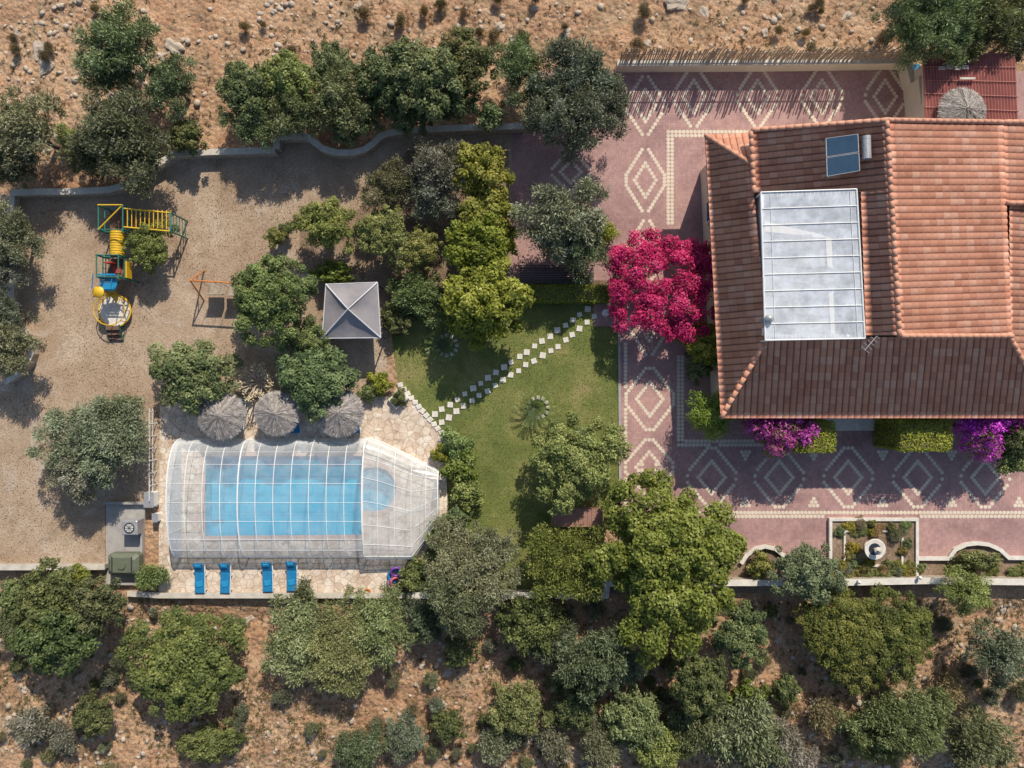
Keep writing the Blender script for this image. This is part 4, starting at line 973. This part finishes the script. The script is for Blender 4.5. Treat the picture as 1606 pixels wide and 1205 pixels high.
for k in range(5): b.cyl((e[0],e[1]-.65,.35+k*.38),(e[0],e[1]+.45,.35+k*.38),.025,.025,5)
b.obj('end_ladder',[M['green']],parent=t)
b=MB()
for i in range(9): q_=LP(205+i*6.5,356,1.3); b.box(q_[0],q_[1],1.3,.2,.9,.05)
b.obj('plank_walkway',[M['brown']],parent=t)
b=MB(); pA=Vector(LP(184,362,1.5));pB=Vector(LP(184,402,1.5)); n=10
for i in range(n): a=pA.lerp(pB,i/n);c=pA.lerp(pB,(i+1)/n); b.cyl(a,c,.4,.4,16,0,False); b.torus(a,.4,.03,0,16,6,tilt=(math.pi/2,0))
b.obj('crawl_tube',[M['yellow']],parent=t,smooth=True)
b=MB(); b.box(c2[0]-.25,c2[1]+.3,1.5,.5,.06,.7); b.box(c2[0]-.1,c2[1],1.18,.5,.5,.06,0); b.obj('safety_panel',[M['red']],parent=t)
b=MB(); b.box(c2[0]+.75,c2[1]-.1,1.4,.08,1.0,.6); b.obj('activity_panel',[M['yellow']],parent=t)
b=MB(); s0=Vector(LP(172,432,1.6)); s1=Vector(LP(170,456,1.4))
for i in range(9): 
    s=i/8; p=s0.lerp(s1,s); b.box(p.x,p.y,p.z-.25*math.sin(math.pi*s)+.3,1.05,.1,.05)
b.cyl(s0+Vector((-.57,0,.75)),s1+Vector((-.57,0,.75)),.03);b.cyl(s0+Vector((.57,0,.75)),s1+Vector((.57,0,.75)),.03); b.obj('rung_bridge',[M['teal']],parent=t)
b=MB(); cc=LP(163,462,1.5); vs=[];fs=[];n=26
for i in range(n+1):
    a=math.pi*1.1-i/n*math.pi*1.5; z=1.5-1.0*i/n
    for rr,dz in((.12,.2),(.16,.05),(.32,0),(.5,.06),(.56,.24)): vs.append((cc[0]+rr*math.cos(a),cc[1]+rr*math.sin(a),z+dz))
for i in range(n):
    for j in range(4): fs.append((i*5+j,(i+1)*5+j,(i+1)*5+j+1,i*5+j+1))
b.add(vs,fs); b.cyl((cc[0],cc[1],0),(cc[0],cc[1],1.9),.06); b.cyl((cc[0]-.1,cc[1]+.1,1.9),(cc[0]-.1,cc[1]+.1,1.95),.36,.34,16); b.obj('spiral_slide',[M['yellow']],parent=t,smooth=True)
t=thing('roundabout','round cream spinning platform with yellow rim','playground equipment',(*XY(176,487,.6),0)); b=MB(); b.cyl((0,0,.25),(0,0,.33),.98,.98,28); b.cyl((0,0,0),(0,0,.25),.15,.15,8); b.obj('platform',[M['whitestone']],parent=t); b=MB(); b.torus((0,0,.34),1.0,.05,0,30,6); b.torus((0,0,.95),.95,.03,0,30,6)
for i in range(8): a=i*math.pi/4; b.cyl((.95*math.cos(a),.95*math.sin(a),.33),(.95*math.cos(a),.95*math.sin(a),.95),.03)
b.obj('rail',[M['yellow']],parent=t)
t=thing('wooden_steps','small brown wooden steps on gravel','steps',(*XY(178,522,.4),0)); b=MB()
for i in range(3): b.box(0,-.3+i*.3,.15+.18*i,.8,.27,.05)
b.obj('tread',[M['brown']],parent=t)
for s in(-.42,.42): b=MB(); b.box(s,0,.3,.05,1.1,.1,0,rx=.5); b.box(s,.4,.28,.06,.06,.56); b.box(s,-.4,.08,.06,.06,.16); b.obj('side_rail',[M['green']],parent=t)
O=XY(335,450,1.8); t=thing('swing_set','orange and yellow swing frame with brown seats','swing',(*O,0)); b=MB()
A=LP(298,440,2.3);B=LP(378,445,2.3); b.cyl(A,B,.05,.05,8)
for E,sg in((A,-1),(B,1)):
    for s in(-1,1): b.cyl(E,(E[0]+sg*.15,E[1]+s*.95,0),.045,.045,8)
    b.cyl((E[0]+sg*.08,E[1]-.48,1.15),(E[0]+sg*.08,E[1]+.48,1.15),.03)
b.obj('frame',[M['orange']],parent=t)
for k in(.3,.68):
    p=Vector(A).lerp(Vector(B),k); b=MB(); b.box(p.x,p.y-.25,.75,1.0,.75,.06,0,bev=.02); b.box(p.x,p.y-.6,1.0,1.0,.05,.4,0,rx=.2); b.obj('seat',[M['wood']],parent=t)
    b=MB()
    for s in(-.35,.35): b.cyl((p.x+s,p.y,2.3),(p.x+s,p.y-.1,.75),.015,.015,4)
    b.obj('chain',[M['dark']],parent=t)

# ---------------------------------------------------------------- fountain bed
t=thing('fountain_bed','rectangular flower bed edged in white stone','flower bed',(*XY(1367,860),0)); O=XY(1367,860); q=[(a-O[0],c-O[1]) for a,c in pts((1300,814),(1435,814),(1435,878),(1435,906),(1300,906),(1300,878))]
b=MB(); b.wall(q,.18,-.05,.28,0,True); b.obj('stone_edge',[M['whitestone']],parent=t); b=MB(); b.sheet([q],.15); b.obj('soil',[M['bed']],parent=t)
q=[(a-O[0],c-O[1]) for a,c in pts((1322,832),(1412,832),(1412,886),(1322,886))]; b=MB(); b.wall(q,.12,.1,.26,0,True); b.obj('inner_edge',[M['whitestone']],parent=t)
t=thing('fountain','tiered pale stone fountain in flower bed','fountain',(*XY(1368,860,.6),.15)); b=MB(); b.lathe([(.0,.0),(.35,.0),(.3,.1),(.14,.2),(.12,.5),(.2,.6),(.6,.72),(.66,.8),(.6,.8),(.15,.7),(.0,.68)],n=24); b.obj('basin',[M['whitestone']],parent=t,smooth=True)
b=MB(); b.lathe([(.1,.68),(.07,1.0),(.12,1.08),(.22,1.13),(.24,1.18),(.08,1.13),(.05,1.25),(.08,1.32),(.001,1.38)],n=20); b.obj('upper_bowl',[M['wallcap']],parent=t,smooth=True); b=MB(); b.cyl((0,0,.74),(0,0,.75),.5,.5,20); b.obj('water',[M['glass']],parent=t)
r=random.Random(12)
for i in range(46):
    x=r.uniform(1306,1430);y=r.choice([r.uniform(820,836),r.uniform(884,900)]) if r.random()<.55 else r.uniform(822,896)
    if abs(x-1368)<20 and abs(y-860)<20: continue
    tree(x,y,r.uniform(7,13),r.choice(['green','citrus','green','olive']),low=True,h=r.uniform(.4,.7),name='flowering_plant',label='low leafy plant in fountain bed',cat='plant',tint=r.choice([(1,1,1),(1.6,1.1,.8),(1.2,1,1)]),group='plants in the fountain bed')
r=random.Random(15)
for i in range(24): tree(r.uniform(1240,1640),r.uniform(888,905),r.uniform(8,13),'green',low=True,h=.5,name='border_plant',label='low plant along front wall bed',cat='plant',tint=(1.2,1.1,.9),group='plants in the wall border')

# ---------------------------------------------------------------- house
def tiled(name,corners,parent,TU=.37,TV=.45,mat='tile',amp=.065):
    Pn=[Vector(c) for c in corners]; n=Vector((0,0,0))
    for i in range(len(Pn)):
        a,c=Pn[i],Pn[(i+1)%len(Pn)]; n+=Vector(((a.y-c.y)*(a.z+c.z),(a.z-c.z)*(a.x+c.x),(a.x-c.x)*(a.y+c.y)))
    n.normalize()
    if n.z<0:n=-n; Pn=Pn[::-1]
    cen=sum(Pn,Vector())/len(Pn); up=Vector((0,0,1)); v=(up-n*up.dot(n)).normalized(); u=v.cross(n).normalized()
    us=[(p-cen).dot(u) for p in Pn];vs=[(p-cen).dot(v) for p in Pn]
    nu=int((max(us)-min(us))/TU)+3;nv=int((max(vs)-min(vs))/TV)+2; u0=min(us)-TU;v0=min(vs)
    K=6; U=np.arange(nu*K+1)/K; prof=np.abs(np.cos(U*math.pi))**.8*amp
    bm=bmesh.new(); uvl=bm.loops.layers.uv.new('tile'); rows=[]
    for j in range(nv):
        for e,dz in((0,.03),(1,0.0)):
            row=[]
            for i,uu in enumerate(U):
                jig=.012*math.sin(j*12.9+int(uu+.5)*7.7)
                row.append(bm.verts.new(cen+u*(u0+uu*TU)+v*(v0+(j+e)*TV-(.0 if e else .03))+n*(prof[i]+dz+jig)))
            rows.append((row,j+e*.999+.0005))
    for k in range(len(rows)-1):
        (ra,va),(rb,vb)=rows[k],rows[k+1]
        for i in range(len(U)-1):
            f=bm.faces.new((ra[i],ra[i+1],rb[i+1],rb[i])); q=[(U[i]+.5,va),(U[i+1]+.5,va),(U[i+1]+.5,vb),(U[i]+.5,vb)]
            f.smooth=True
            for l,w in zip(f.loops,q): l[uvl].uv=w
    m=len(Pn)
    for i in range(m):
        a,c=Pn[i],Pn[(i+1)%m]; d=(c-a)
        if d.length<1e-4: continue
        no=Vector((d.y,-d.x,0)).normalized()
        if (cen-a).dot(no)>0: no=-no
        bmesh.ops.bisect_plane(bm,geom=bm.verts[:]+bm.edges[:]+bm.faces[:],plane_co=a,plane_no=no,clear_outer=True)
    lo=[bm.verts.new(p-n*.12) for p in Pn]; hi=[bm.verts.new(p+n*.0) for p in Pn]; bm.faces.new(lo[::-1])
    for i in range(m): bm.faces.new((lo[i],lo[(i+1)%m],hi[(i+1)%m],hi[i]))
    me=bpy.data.meshes.new(name); bm.to_mesh(me); bm.free(); me.materials.append(M[mat]); o=link(bpy.data.objects.new(name,me)); o.parent=parent
    return o
M['ridge']=simple('ridge_tile',(.62,.33,.22),(.47,.22,.14),2.5,.8,.2)
DZ=.8; LT=5.85; UE=6.1; UR=7.3
HO=P(1380,430,0); HO=Vector((HO.x,HO.y,-DZ))
house=thing('villa','two-level villa with terracotta tiled hipped roofs','house',HO)
def HP(px,py,z): return P(px,py,z-DZ)-HO
def rf(cs,nm='roof'): return tiled(nm,[HP(*c) for c in cs],house)
UM=UE+(UR-UE)*.78
r1=rf([(1105,212,5),(1130,656,5),(1203,530,LT),(1178,258,LT)],'lower_roof')
r2=rf([(1105,212,5),(1178,258,LT),(1178,209,5.05)],'lower_roof')
r3=rf([(1130,656,5),(1655,656,5),(1582,528,LT),(1203,530,LT)],'lower_roof')
r4=rf([(1582,318,LT),(1582,528,LT),(1655,656,5),(1655,318,5)],'lower_roof')
r5=rf([(1177,205,UE),(1182,302,UE),(1397,302,UR),(1390,190,UR)],'upper_roof')
r6=rf([(1349,302,UM),(1357,526,UM),(1410,526,UR),(1397,302,UR)],'upper_roof')
r7=rf([(1390,190,UR),(1410,526,UR),(1586,526,UE),(1572,193,UE)],'upper_roof')
r8=rf([(1572,193,UE),(1577,318,UE),(1690,318,5.4),(1690,193,5.4)],'upper_roof')
def caps(p0,p1,r=.13,step=.42):
    p0=Vector(p0);p1=Vector(p1);n=max(1,int((p1-p0).length/step)); b=MB(); d=(p1-p0)/n
    for i in range(n): a=p0+d*i; b.cyl(a+Vector((0,0,.05)),a+d*1.08+Vector((0,0,.065)),r*.92,r*1.08,10)
    return b
for par,pp in ((r7,[(1390,189,UR+.02),(1410,527,UR+.02)]),(r1,[(1130,656,5.03),(1203,530,LT+.03)]),(r4,[(1655,656,5.03),(1582,528,LT+.03)]),(r1,[(1105,212,5.03),(1178,258,LT+.03)]),(r7,[(1410,527,UR),(1586,527,UE+.02)]),(r5,[(1177,205,UE+.02),(1390,189,UR)]),(r7,[(1572,192,UE+.02),(1390,189,UR)]),(r8,[(1572,192,UE+.02),(1690,192,5.42)]),(r8,[(1577,319,UE+.02),(1690,319,5.42)]),(r5,[(1177,205,UE),(1182,302,UE)])):
    caps(HP(*pp[0]),HP(*pp[1])).obj('ridge_cap',[M['ridge']],parent=par,smooth=True)
def hpoly(*a,z): return [tuple(HP(x,y,z)[:2]) for x,y in a]
low=hpoly((1128,235),(1148,636),(1636,636),(1636,235),z=5); b=MB(); b.prism(low,-.1,4.9)
b.obj('ground_wall',[M['plaster']],parent=house)
b=MB(); up=hpoly((1196,215),(1206,300),(1345,300),(1352,520),(1572,520),(1562,205),z=6.2); b.prism(up,4.9,UE-.1)
g0=HP(1357,521,UE);g1=HP(1410,521,UR-.1);g2=HP(1578,521,UE); b.add([(g0.x,g0.y,5.6),(g2.x,g2.y,5.6),(g2.x,g2.y,UE-.03),(g1.x,g1.y,UR-.1),(g0.x,g0.y,UM-.1)],[(0,1,2,3,4)])
b.obj('upper_wall',[M['plaster']],parent=house)
fl=hpoly((1194,303),(1346,303),(1354,527),(1202,527),z=6.0)
b=MB(); b.prism(fl,4.91,5.2); b.obj('terrace_floor',[M['whitestone']],parent=house)
b=MB(); b.wall(fl,.15,5.2,6.15,0,True); b.obj('parapet',[M['white']],parent=house)
b=MB(); cx,cy=hpoly((1290,440),z=5.8)[0]; b.cyl((cx,cy,5.9),(cx,cy,5.96),.8,.8,20); b.box(cx,cy,5.55,.2,.2,.7); b.box(cx-1.6,cy+2.2,5.45,2.2,.8,.5,bev=.1); b.box(cx-1.9,cy-2.0,5.45,.8,2.0,.5,bev=.1)
b.obj('terrace_furniture',[M['wood']],parent=house)
cn=[HP(1193,302,6.75),HP(1343,297,7.25),HP(1356,531,7.25),HP(1200,534,6.75)]
can=MB(); can.add([tuple(c) for c in cn],[(3,2,1,0)]); can=can.obj('terrace_canopy',[M['poly2']],parent=house)
b=MB(); up_=Vector((0,0,.03))
for i in range(4): b.cyl(cn[i]+up_,cn[(i+1)%4]+up_,.045,.045,6)
for i in range(1,9): s=i/9; b.cyl(cn[0].lerp(cn[3],s)+up_,cn[1].lerp(cn[2],s)+up_,.028,.028,6)
for s in(.1,.93): b.cyl(cn[0].lerp(cn[1],s)+up_,cn[3].lerp(cn[2],s)+up_,.014,.014,6)
for i in range(24): s=i/23; b.cyl(cn[3].lerp(cn[2],s),cn[3].lerp(cn[2],s)+(cn[0]-cn[3])*.035,.014,.014,4); b.cyl(cn[0].lerp(cn[1],s),cn[0].lerp(cn[1],s)+(cn[3]-cn[0])*.035,.014,.014,4)
for c in(cn[0],cn[3]): b.cyl((c.x+.1,c.y,5.2),(c.x+.1,c.y,6.75),.05,.05,6)
b.obj('canopy_frame',[M['white']],parent=can)
x0_,y0_=low[1];x1_,y1_=low[2]
for i,px in enumerate((.12,.3,.72,.9)):
    x=x0_+(x1_-x0_)*px; y=y0_-.02
    b=MB(); b.box(x,y,2.7,1.3,.05,1.2); w=b.obj('window',[M['glass']],parent=house)
    b=MB()
    for s in(-.68,.68): b.box(x+s,y-.02,2.7,.08,.1,1.36)
    for z in(2.05,3.35): b.box(x,y-.02,z,1.28,.1,.08)
    b.box(x,y-.045,2.7,.05,.04,1.2); b.obj('window_frame',[M['white']],parent=w); b=MB(); b.box(x,y-.1,1.97,1.6,.25,.06); b.obj('sill',[M['whitestone']],parent=w)
x=x0_+(x1_-x0_)*.5; b=MB(); b.box(x,y0_-.03,1.95,1.8,.06,2.2); dr=b.obj('door',[M['brown']],parent=house); b=MB(); b.cyl((x+.1,y0_-.1,1.8),(x+.1,y0_-.1,2.05),.02); b.obj('handle',[M['grey']],parent=dr)
b=MB(); b.prism([(x-1.9,y0_-1.7),(x+1.9,y0_-1.7),(x+1.9,y0_),(x-1.9,y0_)],.75,.98); b.obj('entrance_step',[M['whitestone']],parent=house)
for f in(.2,.42,.8):
    a=Vector(low[0]).lerp(Vector(low[1]),f); b=MB(); b.box(a.x-.02,a.y,2.7,.05,1.2,1.2); w=b.obj('window',[M['glass']],parent=house); b=MB()
    for s in(-.63,.63): b.box(a.x-.05,a.y+s,2.7,.1,.08,1.36)
    for z in(2.05,3.35): b.box(a.x-.05,a.y,z,.1,1.2,.08)
    b.obj('window_frame',[M['white']],parent=w)
b=MB(); c=HP(1347,548,6.3); b.cyl(c-Vector((0,0,.6)),c+Vector((0,0,.9)),.025); b.cyl(c+Vector((-.1,-.1,.85)),c+Vector((.75,.9,.85)),.02)
for i in range(6): q=c+Vector((-.1,-.1,.85)).lerp(Vector((.75,.9,.85)),i/5.5+.04); L=.22-.02*i; b.cyl(q+Vector((-L,L*.9,0)),q+Vector((L,-L*.9,0)),.012,.012,4)
b.obj('antenna',[M['grey']],parent=house)
b=MB(); c=HP(1206,500,6.9); b.lathe([(.16,-.9),(.16,0),(.24,.02),(.24,.1),(.12,.2),(.001,.26)],c=c,n=14); b.obj('flue',[M['grey']],parent=house)
b=MB(); c=HP(1206,520,6.4); b.box(c.x,c.y,c.z-.3,.4,.4,1.0); b.box(c.x,c.y,c.z+.22,.5,.5,.06); b.obj('chimney',[M['white']],parent=house)
ZS=7.25-DZ
pa=[P(1295,217,ZS),P(1346,210,ZS+.3),P(1349,268,ZS+.3),P(1297,277,ZS)]; so=Vector((pa[0].x,pa[0].y,ZS-.5)); t=thing('solar_water_heater','rooftop solar heater with dark collectors and tank','solar heater',so)
pa=[p-so for p in pa]
for a,c in((0.0,.49),(.51,1.0)):
    A=pa[0].lerp(pa[3],a);B=pa[1].lerp(pa[2],a);C_=pa[1].lerp(pa[2],c);D=pa[0].lerp(pa[3],c); dn=Vector((0,0,-.1)); b=MB(); b.add([D+dn,C_+dn,B+dn,A+dn,A,B,C_,D],[(3,2,1,0),(0,1,6,7),(2,3,4,5),(1,2,5,6),(3,0,7,4)],1); k=.04
    cc=(A+B+C_+D)/4; ins=[p.lerp(cc,k) for p in(A,B,C_,D)]; b.add([A,B,C_,D]+ins,[(4,5,1,0)[::-1],(5,6,2,1)[::-1],(6,7,3,2)[::-1],(7,4,0,3)[::-1]],1); b.add(ins,[(3,2,1,0)],0); b.obj('solar_collector',[M['pvblue'],M['grey']],parent=t)
b=MB(); A=P(1358,214,ZS+.2)-so;B=P(1359,250,ZS+.2)-so; b.cyl(A,B,.24,.24,18); b.torus(A.lerp(B,.15),.24,.012,0,18,5,tilt=(math.pi/2,0)); b.obj('tank',[M['grey']],parent=t,smooth=False)
b=MB()
for p in(pa[0],pa[1],pa[2],pa[3],A,B): b.cyl(p,(p.x,p.y,-.3),.02,.02,5)
b.obj('support',[M['dark']],parent=t)

# ---------------------------------------------------------------- shed
SO=P(1520,135,0); t=thing('shed','cream outbuilding with red ribbed sheet roof','shed',SO)
def SP(px,py,z): return P(px,py,z)-SO
A,B,C_,D=SP(1446,84,2.9),SP(1592,84,2.9),SP(1597,198,2.6),SP(1450,190,2.6)
b=MB(); n=30
for i in range(n):
    s0,s1,s2=i/n,(i+.5)/n,(i+1)/n
    for (a,c,d0,d1) in((s0,s1,0,.08),(s1,s2,.08,0)):
        b.add([D.lerp(C_,a)+Vector((0,0,d0)),D.lerp(C_,c)+Vector((0,0,d1)),A.lerp(B,c)+Vector((0,0,d1)),A.lerp(B,a)+Vector((0,0,d0))],[(0,1,2,3)])
for k in (.2,.4,.6,.8): b.cyl(A.lerp(D,k)+Vector((0,0,.08)),B.lerp(C_,k)+Vector((0,0,.08)),.03,.03,6)
b.obj('roof',[M['redroof']],parent=t)
b=MB(); q=[SP(1455,95,2.5),SP(1590,95,2.5),SP(1590,185,2.5),SP(1455,185,2.5)]; b.prism([tuple(p[:2]) for p in q],0,2.55); b.obj('wall',[M['plaster']],parent=t)
b=MB(); p=SP(1500,108,2.95)
for i in range(4): b.box(p.x-.9+i*.45,p.y+.05*(i%2),3.04,.38,.22,.06)
b.box(p.x+.6,p.y-.6,3.02,.9,.12,.05); b.obj('roof_batten',[M['wallcap']],parent=t)
b=MB(); p=SP(1455,150,1); b.box(p.x-.03,p.y,1.05,.06,.9,2.0); b.obj('door',[M['grey']],parent=t)
t=thing('garden_wall','short white wall stub beside shed','wall',(*XY(1438,150,1.0),0)); b=MB(); b.box(0,0,.9,.5,1.6,1.8,0,.1,bev=.03); b.obj('wall_body',[M['plaster']],parent=t); b=MB(); b.box(0,0,1.84,.62,1.7,.07,0,.1); b.obj('coping',[M['wallcap']],parent=t)
b=MB(); b.box(0,0,.03,.7,1.6,.02,0,.15,bev=.008); b.obj('door_mat',[M['blue']],loc=(*XY(1436,122),.03),label='faded blue mat beside shed door',category='mat')

# ---------------------------------------------------------------- light, camera
sd=Vector((.33,.94,0)).normalized(); el=math.radians(41); sv=Vector((sd.x*math.cos(el),sd.y*math.cos(el),math.sin(el)))
l=bpy.data.lights.new('sun','SUN'); l.energy=5.0; l.angle=math.radians(.5); l.color=(1,.91,.78); so_=link(bpy.data.objects.new('sun',l)); so_.rotation_euler=sv.to_track_quat('Z','Y').to_euler(); so_.location=(0,0,60)
w=bpy.data.worlds.new('World'); scene.world=w; w.use_nodes=True; nt=w.node_tree; bg=nt.nodes['Background']; sky=nt.nodes.new('ShaderNodeTexSky'); sky.sky_type='NISHITA'; sky.sun_disc=False; sky.sun_elevation=el; sky.sun_rotation=math.atan2(sd.x,sd.y); nt.links.new(sky.outputs[0],bg.inputs[0]); bg.inputs[1].default_value=.13
cam=bpy.data.cameras.new('camera'); co=link(bpy.data.objects.new('camera',cam)); co.location=(0,0,H); co.rotation_euler=(0,0,0); cam.sensor_fit='HORIZONTAL'; cam.sensor_width=36; cam.lens=36*H/(1606*S); cam.clip_end=8000; cam.clip_start=.5
scene.camera=co
scene.view_settings.view_transform='Standard'; scene.view_settings.look='None'; scene.view_settings.exposure=0
